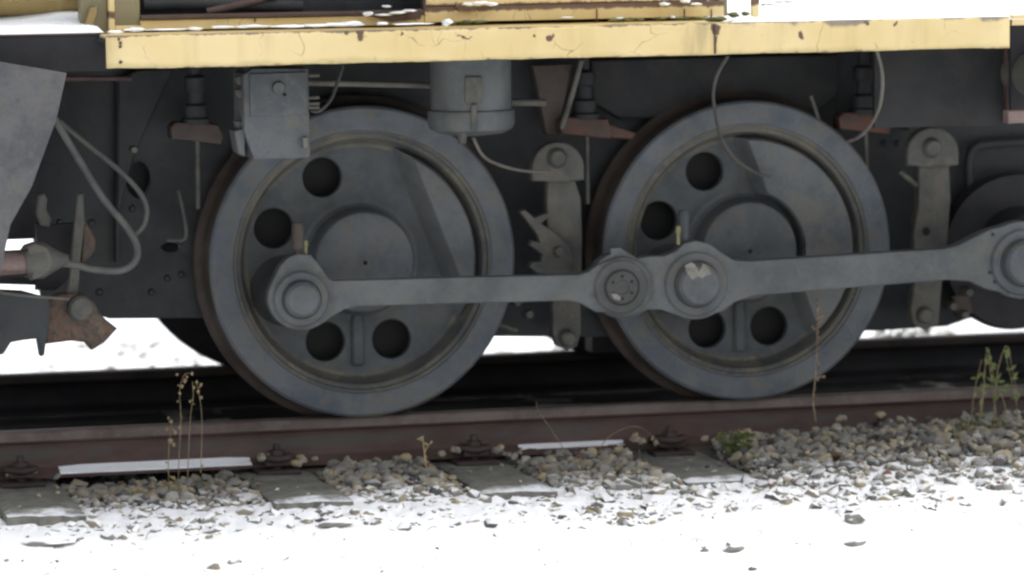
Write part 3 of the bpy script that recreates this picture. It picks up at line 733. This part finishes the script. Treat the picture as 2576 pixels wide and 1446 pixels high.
# right end
pplate('step_edge', [[(2546, 64), (2547, 38), (2700, 34), (2700, 60)]], -.69, .03, YH, loco, .002)
pplate('step_plate', [[(2537, 311), (2536, 280), (2700, 272), (2700, 306)]], -.62, .05, MT['red'], loco, .003)
pplate('end_plate', [[(2543, 66), (2700, 62), (2700, 276), (2543, 282)]], -.40, .02, MT['black'], loco, .002)
lathe('air_tank', [(0, -.50), (.06, -.50), (.075, -.47), (.075, -.2), (0, -.2)], (at(2628, 190, -.5).x, 0, at(2628, 190, -.5).z), MT['dusty'], loco, seg=40)
# left end: yellow ochre tank on the deck
pt = at(90, 0, -.3)
bm = bmesh.new()
tube_bm(bm, [at(-60, -15, -.28), at(10, -12, -.28), at(205, -14, -.28)], .066, 24, 0)
from_bm('ochre_tank', bm, YC, loco, True, 50)

# guard plate on the far left
gp = pplate('rail_guard_plate', [[(-220, 110), (0, 156), (168, 184), (142, 300), (80, 470), (26, 566), (-20, 790), (-220, 800)]], -.74, .012, MT['guard'], loco, .002)
# valve box in front of the left wheel
vb = pplate('valve_box', [[(612, 188), (636, 172), (776, 172), (781, 392), (772, 398), (640, 401), (614, 330)]], -.42, .17, MT['box'], loco, .005)
pplate('box_lid', [[(628, 186), (772, 180), (775, 288), (630, 294)]], -.428, .012, MT['box'], vb, .004)
c = at(700, 221, -.43); lathe('plug', [(0, -.012), (.017, -.012), (.02, -.006), (.021, .006)], (c.x, -.43, c.z), MT['box'], vb, seg=24)
c = at(716, 238, -.43); lathe('screw_hole', [(0, -.0015), (.006, -.0015), (.0065, .001)], (c.x, -.4285, c.z), MT['hole'], vb, seg=12)
for v in (200, 232, 312, 345):
    pplate('side_lug', [[(590, v-8), (622, v-10), (624, v+12), (600, v+14), (592, v+4)]], -.38, .03, MT['dusty'], vb, .006)
pplate('box_mount', [[(590, 330), (616, 322), (616, 395), (600, 385)]], -.40, .1, MT['box'], vb, .004)
pplate('bottom_clip', [[(762, 346), (775, 346), (776, 372), (764, 373)]], -.44, .02, MT['wire'], vb, .002)
for v in (190, 246, 261, 271):
    ptube('cable_gland', [(776, v), (803, v-1)], -.36, .006, MT['wire'], vb, smooth=0)
c = at(640, 158, -.4)
box('box_bracket', at(622, 160, -.4).x, at(770, 160, -.4).x, -.38, -.28, at(640, 180, -.4).z, at(640, 130, -.4).z, MT['dusty'], vb)
ptube('cable', [(862, 165, -.3), (850, 205, -.32), (832, 250, -.34), (805, 278, -.36), (782, 279, -.36)], -.3, .006, MT['hose'], loco)
ptube('air_pipe', [(775, 208), (1045, 214), (1090, 216)], -.2, .010, MT['wire'], loco)
ptube('air_pipe', [(1285, 257), (1372, 258)], -.2, .012, MT['dusty'], loco)
# filter cylinder
cc = at(1184, 200, -.36); zt_, zm, zb_ = at(1184, 130, -.36).z, at(1184, 283, -.36).z, at(1184, 338, -.36).z
cyl = lathe('reservoir', [(.128, zt_), (.128, zm+.012), (.136, zm+.008), (.138, zm), (.138, zb_+.035), (.130, zb_+.018), (.10, zb_+.004), (.03, zb_-.004), (0, zb_-.004)], (cc.x, -.36, 0), MT['rod'], loco, 'Z', 56)
q = Matrix.Translation((cc.x, -.36, 0)) @ Matrix.Rotation(R(-10), 4, 'Z')
z1_, z0_ = at(1184, 193, -.5).z, at(1184, 262, -.5).z
box('label_plate', -.027, .027, -.136, -.120, z0_, z1_, MT['rim'], cyl, .003, q)
box('drain_strip', -.009, .009, -.146, -.120, zb_+.02, z0_, MT['rim'], cyl, .003, q)
c = at(1165, 346, -.46); lathe('drain_cock', [(0, -.02), (.012, -.02), (.014, 0), (.018, .012), (.018, .04)], (c.x, -.45, c.z), MT['dusty'], cyl, 'Z', 12)
# pipe from drain cock, runs to the brake hanger
ptube('drain_pipe', [(1190, 345, -.4), (1215, 392, -.35), (1260, 416, -.3), (1320, 430, -.2), (1385, 431, -.16)], -.3, .0055, MT['wire'], loco)

# brake hangers
def hanger(pts_dome, boss, bar, foot, bossf):
    o = pplate('brake_hanger', [bar], -.075, .05, MT['dusty'], loco, .006)
    pplate('hanger_head', [pts_dome], -.125, .05, MT['dusty'], o, .008)
    c = at(boss[0], boss[1], -.13); lathe('pin', [(0, -.018), (.022, -.018), (.03, -.01), (.034, .004)], (c.x, -.13, c.z), MT['dusty'], o, seg=24)
    c = at(bossf[0], bossf[1], -.1); lathe('pin', [(0, -.02), (.02, -.02), (.026, -.012), (.03, .03)], (c.x, -.09, c.z), MT['dusty'], o, seg=24)
    return o
def dome(u, v, r, b): return [(u+r*math.cos(a), v-r*math.sin(a)) for a in [PI*k/24 for k in range(25)]]+[(u-r, v+b), (u-r*.35, v+b+3), (u+r*.35, v+b+3), (u+r, v+b-2)]
hA = hanger(dome(1405, 423, 66, 32), (1402, 398), [(1378, 452), (1447, 452), (1462, 500), (1465, 600), (1462, 840), (1452, 872), (1428, 882), (1402, 870), (1392, 840), (1390, 640), (1375, 560)], None, (1430, 852))
pplate('brake_shoe_arm', [[(1308, 532), (1322, 528), (1345, 548), (1375, 536), (1385, 545), (1362, 562), (1400, 588), (1432, 620), (1448, 660), (1440, 690), (1395, 694), (1352, 688), (1334, 672), (1338, 660), (1362, 658), (1366, 640), (1334, 618), (1338, 606), (1358, 610), (1352, 590), (1330, 560)]], -.12, .04, MT['dusty'], hA, .005)
c = at(1406, 632, -.13); lathe('pin', [(0, -.014), (.014, -.014), (.018, .01)], (c.x, -.13, c.z), MT['dusty'], hA, seg=20)
hB = hanger(dome(2348, 385, 65, 32), (2345, 372), [(2312, 410), (2388, 410), (2392, 500), (2385, 600), (2378, 650), (2368, 740), (2362, 815), (2330, 830), (2298, 815), (2292, 780), (2305, 680), (2298, 590), (2312, 520)], None, (2330, 795))
c = at(2334, 583, -.09); lathe('hanger_hole', [(0, -.0765), (.014, -.0765), (.015, -.074)], (c.x, 0, c.z), MT['hole'], hB, seg=20)
ptube('brake_pin', [(2262, 430), (2310, 468)], -.05, .010, MT['dusty'], loco, smooth=0)
pplate('brake_block', [[(2395, 745), (2440, 735), (2450, 790), (2412, 800)]], 0, .05, MT['tread'], loco, .01)
for u, v in ((2395, 770), (2425, 792), (2435, 735), (1300, 760), (1330, 790)):
    c = at(u, v, -.02); lathe('nut', [(0, -.02), (.013, -.02), (.017, 0), (.017, .03)], (c.x, -.02, c.z), MT['dusty'], loco, seg=6)
ptube('brake_rod', [(1225, 805, 0), (1300, 832, 0)], 0, .009, MT['dusty'], loco, smooth=0)

# coupling rods
def eye(u, v, r, a0, a1, n=20): return [(u+r*math.cos(R(a)), v-r*math.sin(R(a))) for a in [a0+(a1-a0)*k/n for k in range(n+1)]]
rod1 = [(826, 700), (838, 706), (862, 706), (1150, 698), (1455, 691), (1480, 684), (1504, 666)]+eye(1567, 722, 75, 118, -120, 26)+[(1500, 786), (1462, 764), (1432, 757), (1150, 764), (905, 771), (868, 778), (838, 796), (815, 812)]
rod1 += eye(758, 748, 84, -60, -190, 14)+[(688, 705), (703, 672), (722, 650), (748, 638), (782, 641), (800, 662)]
r1 = pplate('coupling_rod', [rod1], -.335, .05, MT['rod'], loco, .005)
r1['label'] = 'left coupling rod running from the left wheel pin to the joint'
rod2 = eye(1566, 718, 84, 110, 250, 18)+[(1560, 802), (1600, 795), (1628, 780), (1665, 780), (1698, 792)]+eye(1748, 706, 98, -122, -58, 12)+[(1818, 784), (1850, 760), (1895, 745), (2140, 724), (2385, 705), (2440, 708), (2485, 730)]+eye(2572, 655, 98, -125, 118, 24)+[(2490, 578), (2448, 598), (2410, 618), (2376, 626), (2140, 641), (1885, 657), (1848, 655), (1815, 636), (1788, 614), (1752, 605), (1722, 612), (1698, 634), (1672, 644), (1636, 645), (1605, 650), (1580, 636), (1560, 622), (1535, 624)]
r2 = pplate('coupling_rod', [rod2], -.318, .06, MT['rod'], loco, .005)
r2['label'] = 'right coupling rod running from the joint past the right wheel pin'
def pin(u, v, rr, Y, parent, ring, deep=.045, name='crank_pin'):
    c = at(u, v, Y); k = c.x
    o = lathe(name, [(ring, .0), (ring, -.006), (ring-.006, -.012), (rr+.006, -.012), (rr+.002, -.008), (rr, -.012), (rr-.002, -deep*.75), (rr-.012, -deep*.95), (rr-.03, -deep), (0, -deep-.002)], (c.x, Y, c.z), MT['hub'], parent, seg=48)
    return c
pin(757, 752, .058, -.335, r1, .088)
pin(1751, 714, .072, -.318, r2, .105, .055)
pin(2572, 660, .075, -.318, r2, .110, .05)
c = at(1562, 722, -.335)
jc = lathe('joint_bolt', [(.088, .004), (.088, -.004), (.082, -.008), (.06, -.008), (.057, -.004), (.054, -.006), (.052, -.014), (.046, -.017), (.026, -.017), (.02, -.013), (0, -.013)], (c.x, -.335, c.z), MT['rod'], r1, seg=48)
for k in range(6):
    a = R(60*k+30); lathe('bolt_hole', [(0, -.0175), (.0055, -.0175)], (c.x+.036*math.cos(a), -.335, c.z+.036*math.sin(a)), MT['hole'], jc, seg=10)
for k in range(7):
    a = at(2498+14*math.sin(k*1.1)*2+k*5, 590+k*24, -.32)
    lathe('cap_bolt', [(0, -.008), (.005, -.007), (.006, .002)], (a.x, -.318, a.z), MT['dark'], r2, seg=10)
# scraped bright metal on the caps
def patch(name, pts, Y, mat, parent): return pplate(name, [pts], Y, .004, mat, parent, .0012)
patch('scraped_paint', [(1722, 668), (1738, 660), (1748, 664), (1758, 684), (1768, 662), (1782, 668), (1788, 690), (1776, 694), (1766, 700), (1756, 694), (1742, 704), (1730, 690)], -.375, MT['bare'], r2)
patch('scraped_paint', [(1538, 738), (1552, 740), (1562, 748), (1560, 756), (1544, 752)], -.354, MT['bare'], r1)
# oil cups
def oilcup(u, v, parent, tall):
    c = at(u, v, -.31)
    o = lathe('oil_cup', [(0, .10 if tall else .06), (.016, .10 if tall else .06), (.02, .09 if tall else .05), (.02, .02), (.012, .012), (.012, -.02)], (c.x, -.31, c.z), MT['tread'], parent, 'Z', 14)
    d = at(u+18, v-20, -.31); lathe('brass_fitting', [(0, .022), (.007, .02), (.008, .004), (.005, 0), (.005, -.03)], (d.x, -.315, d.z), MT['brass'], parent, 'Z', 10)
oilcup(750, 640, r1, True)
c = at(1706, 592, -.31); lathe('brass_fitting', [(0, .032), (.007, .03), (.009, .015), (.006, .0), (.006, -.03)], (c.x, -.31, c.z), MT['brass'], r2, 'Z', 10)
c = at(1722, 575, -.28); lathe('oil_cup', [(0, .06), (.014, .06), (.018, .05), (.018, -.05)], (c.x, -.27, c.z), MT['cast'], r2, 'Z', 12)
# jack shaft crank at the right edge
c = at(2590, 640, -.1)
lathe('jack_shaft_crank', [(0, -.2), (.12, -.2), (.15, -.17), (.155, .0), (.26, .01), (.27, .05), (0, .05)], (c.x, 0, c.z), MT['black'], loco, seg=56)
pplate('diagonal_stay', [[(2408, 585), (2440, 560), (2700, 395), (2720, 420), (2480, 590), (2440, 612)]], .02, .03, MT['tread'], loco, .005)
ptube('frame_rib', [(2440, 480), (2436, 410), (2450, 372), (2500, 362), (2700, 350)], .08, .015, MT['dark'], loco)

# hoses and cables
ptube('hose', [(138, 298), (165, 345), (205, 412), (260, 500), (318, 570), (345, 620), (338, 660), (300, 681), (230, 677), (190, 666), (140, 662)], -.42, .0115, MT['hose'], loco)
ptube('hose', [(150, 305), (210, 355), (290, 420), (345, 475), (368, 520), (362, 565), (340, 590)], -.2, .009, MT['hose'], loco)
ptube('cable', [(1832, 140, -.5), (1808, 180, -.46), (1796, 220, -.42), (1796, 262, -.36), (1812, 340, -.13), (1850, 400, -.1), (1905, 436, -.1), (1940, 445, -.1)], -.4, .0055, MT['dusty'], loco)
ptube('cable', [(2205, 125, -.5), (2218, 175, -.45), (2220, 220, -.4), (2212, 270, -.35), (2190, 315, -.28), (2160, 345, -.2), (2132, 356, -.12)], -.4, .0058, MT['wire'], loco)
ptube('cable', [(2040, 240, -.12), (2050, 270, -.1), (2062, 308, -.04)], -.1, .006, MT['dusty'], loco)
ptube('cable', [(1463, 150, -.3), (1440, 235, -.25), (1414, 320, -.15)], -.3, .009, MT['dusty'], loco)

# brake valve and rusty casting at the left edge
vc = at(90, 655, -.45)
vh = lathe('hose_coupling', [(0, -.05), (.03, -.05), (.05, -.035), (.058, -.01), (.058, .02), (.04, .05), (.02, .085), (.016, .1)], (0, 0, 0), MT['dusty'], loco, 'Z', 28)
vh.rotation_euler = (0, R(90), 0); vh.location = Vector(vc)-Vector(loco.location); vh.matrix_parent_inverse = Matrix.Identity(4)
pplate('coupling_jaw', [[(62, 622), (88, 612), (118, 622), (132, 650), (128, 680), (100, 700), (78, 706), (84, 680), (76, 648)]], -.5, .06, MT['dusty'], loco, .008)
a = at(36, 662, -.46)
rb = lathe('red_valve_body', [(0, -.055), (.03, -.055), (.036, -.05), (.036, .05), (.03, .055), (0, .055)], (0, 0, 0), MT['red'], loco, 'Z', 28)
rb.rotation_euler = (0, R(88), 0); rb.location = Vector(a)-Vector(loco.location); rb.matrix_parent_inverse = Matrix.Identity(4)
for v in (632, 694):
    ptube('clamp_band', [(0, v+2), (70, v-2)], -.50, .004, MT['hole'], loco, smooth=0)
pplate('rusty_casting', [[(112, 760), (150, 742), (182, 738), (215, 742), (238, 762), (252, 790), (270, 806), (297, 827), (264, 862), (232, 882), (216, 862), (180, 858), (118, 866), (100, 820)]], -.38, .08, MT['orange'], loco, .012, 4)
c = at(203, 776, -.40); lathe('bolt_head', [(0, -.025), (.032, -.025), (.04, -.015), (.042, .02)], (c.x, -.40, c.z), MT['dusty'], loco, seg=32)
pplate('coupler_hook', [[(-40, 730), (60, 735), (124, 752), (128, 800), (118, 850), (112, 893), (104, 898), (96, 852), (60, 856), (28, 862), (8, 892), (-40, 896)]], -.44, .07, MT['dark'], loco, .006)
pplate('back_plate', [[(-60, 634), (60, 640), (110, 628), (110, 718), (-60, 713)]], -.24, .02, MT['nearblack'], loco, .003)
pplate('drop_arm', [[(168, 760), (176, 690), (184, 600), (192, 520), (196, 488), (210, 486), (212, 530), (214, 560), (204, 640), (200, 700), (196, 748)]], -.36, .03, MT['dusty'], loco, .005)
pplate('rust_lug', [[(212, 556), (228, 575), (242, 605), (240, 632), (222, 654), (204, 664), (206, 610)]], -.34, .04, MT['orange'], loco, .01)
pplate('shackle', [[(98, 492), (112, 486), (120, 500), (118, 530), (130, 550), (126, 572), (104, 568), (92, 540)]], -.3, .04, MT['dusty'], loco, .008)
pplate('shackle_plate', [[(88, 560), (120, 566), (190, 560), (200, 620), (176, 700), (140, 730), (90, 730), (96, 640)]], -.26, .03, MT['black'], loco, .004)
ptube('pull_rod', [(-20, 732), (60, 744), (175, 752)], -.5, .005, MT['dusty'], loco)
c = at(340, 378, -.05); lathe('nut', [(0, -.02), (.01, -.02), (.014, 0), (.014, .03)], (c.x, -.02, c.z), MT['wire'], loco, seg=6)
ptube('bracket_rod', [(448, 480, .0), (462, 540, .0), (466, 600, .0), (420, 604, .0)], 0, .006, MT['dusty'], loco)

# ------------------------------------------------------------------ snow on the locomotive
def slab(name, x0, x1, y0, y1, z, th, label, sx=.02, amp=.012, prof=None):
    xs_ = fr(x0, x1, sx); ys_ = fr(y0, y1, .03)
    def f(x, y):
        e = min(1, (x-x0)/.03, (x1-x)/.03, (y-y0)/.015)
        return z+(th+amp*fbm(x, y, 6)+(prof(x, y) if prof else 0))*max(0, e)**.5
    o = grid(name, xs_, ys_, f, MT['snow']); return tag(o, label, 'snow', 'snow lying on the locomotive')
slab('snow_sheet', at(1835, 45, -.68).x, 4.6, -.693, 2.2, zT-.010, .014, 'level snow sheet on the deck right of the yellow hood', amp=.004)
slab('snow_sheet', XBL-1.2, XBL+.02, -.55, .6, zl1+.006, .022, 'snow drift on the dark left deck below the ochre tank', amp=.008,
     prof=lambda x, y: .05*max(0, min(1, (y+.45)/.2))*max(0, min(1, (x-XBL+.5)/.4)))
def crumbs(name, label, lst, Y, mat='snow', cat='snow'):
    bm = bmesh.new()
    for u, v, ru, rv in lst:
        p = at(u, v, Y); blob(bm, p, (ru/850, .018, rv/850), 2, .3)
    return tag(from_bm(name, bm, MT[mat], None, True, 80), label, cat, 'snow lying on the locomotive' if mat == 'snow' else None, 'stuff')
crumbs('snow_ridge', 'thin broken ridge of snow along the top of the yellow beam', [(290, 81, 20, 4), (340, 75, 26, 5), (425, 74, 60, 2.5), (490, 72, 20, 4), (560, 68, 30, 4), (640, 66, 45, 4), (730, 66, 50, 4), (800, 64, 55, 4), (860, 62, 55, 4.5), (885, 58, 25, 5), (960, 59, 14, 4), (1040, 60, 60, 2.5), (1125, 56, 14, 8), (1120, 62, 8, 5)], -.665)
crumbs('snow_patch', 'small snow patches on the rusty sheet in front of the engine opening', [(925, 35, 16, 6), (965, 37, 22, 3), (1000, 32, 22, 3.5), (1030, 27, 20, 3), (972, 16, 14, 2.5)], HY-.05)
crumbs('snow_patch', 'white snow patch on the flap of the yellow hood side', [(1180, 10, 20, 5), (1205, 8, 26, 6), (1235, 10, 20, 5)], HY-.06)
crumbs('snow_patch', 'small snow patches on the hood side near its right end', [(1672, 10, 16, 5), (1725, 3, 14, 5), (1750, 10, 18, 3), (1692, 43, 6, 4), (1560, 46, 18, 2.5), (1425, 44, 18, 2.5)], HY-.03)
crumbs('moss', 'green moss cushions in the gap above the yellow beam', [(1140, 58, 10, 5), (1170, 56, 20, 5), (1205, 55, 20, 4.5), (1548, 51, 20, 5), (1580, 49, 18, 5), (1610, 49, 14, 4), (1760, 46, 18, 5), (1660, 46, 25, 4), (1720, 46, 25, 4), (1800, 48, 30, 7), (1845, 38, 16, 7), (1875, 34, 12, 6)], -.62, 'moss', 'moss')

# ------------------------------------------------------------------ plants
def leaf(bm, p, d, L, wd):
    d = d.normalized(); s = d.cross(Vector((0, 1, .3))).normalized()*wd
    a = [bm.verts.new(q) for q in (p, p+d*L*.5+s, p+d*L, p+d*L*.5-s)]
    m = bm.verts.new(p+d*L*.5+Vector((0, -.15*L, .1*L)))
    for i in range(4): bm.faces.new((a[i], a[(i+1) % 4], m))
def plant(name, label, cat, stems, Y, mat, rad=.0022, seeds=(), seedmat='straw', leaves=0, leafmat='green', leafL=.03, group=None):
    bm = bmesh.new()
    pl = []
    for st in stems:
        P = [at(p[0], p[1], Y+(p[2] if len(p) > 2 else 0)) for p in st]; pl.append(P); tube_bm(bm, P, rad, 6, 4, .5)
    o = from_bm(name, bm, MT[mat], None, True, 60); tag(o, label, cat, group)
    if seeds:
        bm = bmesh.new()
        for u, v, r_ in seeds: blob(bm, at(u, v, Y), (r_/850, r_/850, r_*1.2/850), 1, .3)
        tag(from_bm('seed_heads', bm, MT[seedmat], o, True, 80), kind='stuff')
    if leaves:
        bm = bmesh.new(); rn = random.Random(len(label))
        for P in pl:
            C_ = crom(P, 6)
            for _ in range(leaves):
                leaf(bm, rn.choice(C_), Vector((rn.uniform(-1, 1), rn.uniform(-.6, .6), rn.uniform(-.2, 1))), leafL*rn.uniform(.5, 1.2), leafL*.22)
        tag(from_bm('leaves', bm, MT[leafmat], o, False), kind='stuff')
    return o
rn = random.Random(3)
plant('dry_weed', 'tall thin dry weed with pale seed heads, left of the left wheel', 'weed', [[(448, 1262), (450, 1160), (455, 1050), (452, 985), (462, 945), (478, 938)], [(425, 1260), (424, 1150), (428, 1100), (432, 1062)], [(472, 1200), (478, 1060), (486, 1000), (484, 960)], [(505, 1190), (508, 1060), (500, 985), (492, 962)]], -.3, 'dry', .0014,
      [(445, 942, 4), (483, 940, 5), (465, 958, 6), (495, 962, 5), (505, 968, 5), (424, 1052, 4), (430, 1060, 5), (420, 1080, 6), (428, 1110, 7), (440, 1088, 6), (452, 1075, 5), (436, 1118, 5), (470, 948, 4), (458, 972, 5), (452, 990, 4), (488, 975, 4), (498, 985, 5), (447, 1010, 3), (506, 1000, 4), (478, 1010, 3)], 'dry', 3, 'dry', .014)
plant('dry_weed', 'dry reddish seed stalk rising in front of the right wheel rim', 'weed', [[(2052, 1060), (2046, 1010), (2050, 960), (2054, 900), (2056, 830), (2058, 752)], [(2055, 950), (2072, 948)], [(2052, 830), (2042, 822)], [(2058, 800), (2074, 794)]], -.32, 'dry', .0022,
      [(2057+3*math.sin(k*2.1), 756+k*13.2, 5+1.5*math.sin(k*1.7)) for k in range(16)]+[(2072, 948, 5), (2050, 1000, 4), (2076, 794, 4)], 'drydark', 8, 'drydark', .012)
plant('green_weed', 'green leafy weed with bent stems at the right edge, in front of the rail', 'weed', [[(2462, 1100), (2474, 990), (2480, 900), (2488, 884), (2500, 950), (2508, 1000)], [(2500, 1100), (2505, 960), (2530, 870), (2545, 920), (2560, 1000)], [(2440, 1080), (2452, 980), (2470, 905)], [(2515, 1110), (2495, 960), (2488, 905)], [(2455, 1105), (2465, 1040), (2476, 960)], [(2530, 1110), (2528, 1020), (2500, 960)], [(2562, 1110), (2556, 1010), (2532, 905)]], -.25, 'dry', .0019, (), 'straw', 11, 'green', .030)
plant('green_weed', 'low dark green tuft growing between the stones under the right wheel', 'weed', [[(1850+rn.uniform(-8, 8), 1150), (1850+rn.uniform(-30, 30), 1120), (1850+rn.uniform(-50, 50), 1085+rn.uniform(0, 20))] for _ in range(14)], -.3, 'green', .0016, (), 'straw', 7, 'moss', .03)
plant('green_weed', 'straggly green weeds over the mossy sleeper beside the dark tuft', 'weed', [[(1860+rn.uniform(-70, 110), 1235), (1870+rn.uniform(-70, 110), 1205), (1880+rn.uniform(-80, 120), 1175+rn.uniform(0, 20))] for _ in range(16)], -.46, 'dry', .0013, (), 'straw', 5, 'moss', .024)
plant('green_weed', 'yellowish green clump in the ballast at the far right', 'weed', [[(2440+rn.uniform(-50, 120), 1120), (2440+rn.uniform(-60, 120), 1095), (2445+rn.uniform(-70, 120), 1070+rn.uniform(-8, 10))] for _ in range(16)], -.34, 'dry', .0015, (), 'straw', 6, 'moss', .026)
plant('grass_tuft', 'yellow grass tuft at the rail foot left of the left wheel', 'grass', [[(u0_+rn.uniform(-5, 5), 1262), (u0_+rn.uniform(-8, 8), 1238), (u0_+rn.uniform(-18, 18), 1205+rn.uniform(0, 22))] for u0_ in (330, 340, 345, 420, 430, 436, 325, 428, 380, 390)], -.32, 'straw', .0016, (), 'straw', 3, 'straw', .022)
plant('grass_stalk', 'single upright straw stalk in the ballast below the left wheel', 'grass', [[(1070, 1160), (1066, 1125), (1064, 1096)], [(1072, 1175), (1068, 1140), (1080, 1118)]], -.3, 'straw', .0028, (), 'straw', 3, 'straw', .02)
plant('dry_weed', 'thin arching dry stem over the rail between the wheels', 'weed', [[(1505, 1140), (1525, 1105), (1570, 1078), (1610, 1075), (1650, 1105), (1660, 1120)]], -.2, 'dry', .0014, (), 'straw')
plant('dry_weed', 'thin straight dry stem leaning left over the rail between the wheels', 'weed', [[(1425, 1142), (1390, 1085), (1355, 1035), (1350, 1010)]], -.2, 'dry', .0014, (), 'straw')
plant('dry_weed', 'faint thin twigs standing in the snow below the rail joint', 'weed', [[(1595, 1430), (1608, 1380), (1610, 1300), (1612, 1180), (1608, 1130)], [(1595, 1400), (1575, 1340), (1562, 1270)], [(1530, 1400), (1532, 1340)], [(1605, 1380), (1630, 1310), (1640, 1270)]], -.78, 'drydark', .0010)
plant('dry_weed', 'sprawling pale twig weed in the snow at the lower right', 'weed', [[(2290, 1400), (2310, 1370), (2360, 1372), (2395, 1395)], [(2290, 1400), (2280, 1440), (2275, 1470)], [(2290, 1380), (2310, 1300), (2312, 1240), (2300, 1200)], [(2300, 1340), (2270, 1310), (2230, 1230), (2225, 1190)], [(2300, 1320), (2350, 1290), (2370, 1240)], [(2290, 1390), (2240, 1370)]], -.85, 'dry', .0013, [(2300, 1375, 8), (2320, 1372, 5), (2280, 1385, 5)], 'drydark', 4, 'drydark', .014)
plant('dry_weed', 'small bent twig in the snow in front of the leftmost sleeper', 'weed', [[(122, 1440), (115, 1405), (98, 1375), (108, 1370)], [(115, 1405), (75, 1412), (85, 1390)]], -.82, 'drydark', .0013, [(122, 1435, 6)], 'drydark', 3, 'drydark', .014)
plant('dry_weed', 'dark wispy twigs on the snowy deck right of the handrail post', 'weed', [[(1915, 14), (1950, 8), (2000, 2), (2050, 14)], [(1915, 10), (1960, 14), (1995, 4)], [(1930, 2), (1990, 6)]], -.3, 'drydark', .0018)

# dry leaf and twig litter strewn over the snow
bm = bmesh.new(); rn = random.Random(21)
for _ in range(170):
    x = rn.uniform(-1.9, 2.7); y = rn.uniform(-1.4, -.7); z = snow_top(x, y)+.002; a = rn.uniform(0, 6.28)
    if rn.random() < .55:
        L = rn.uniform(.006, .016); d = Vector((math.cos(a), math.sin(a), rn.uniform(.1, .7))); leaf(bm, Vector((x, y, z)), d, L, L*.3)
    else:
        L = rn.uniform(.01, .045); d = Vector((math.cos(a)*L, math.sin(a)*L, rn.uniform(0, .6)*L))
        tube_bm(bm, [(x, y, z), Vector((x, y, z))+d*.5+Vector((0, 0, .2*L)), Vector((x, y, z))+d], .0010, 5, 3)
tag(from_bm('leaf_litter', bm, MT['drydark'], None, False), 'dark bits of dry leaf and twig strewn over the foreground snow', 'litter', None, 'stuff')
plant('grass_tuft', 'pale frosted grass behind the far rail, right of the right wheel', 'grass', [[(2205+k*9, 850, 0), (2208+k*9+rn.uniform(-6, 6), 832), (2206+k*9+rn.uniform(-12, 12), 816+rn.uniform(-6, 8))] for k in range(16)], 1.9, 'straw', .003, (), 'straw', 2, 'green', .03)
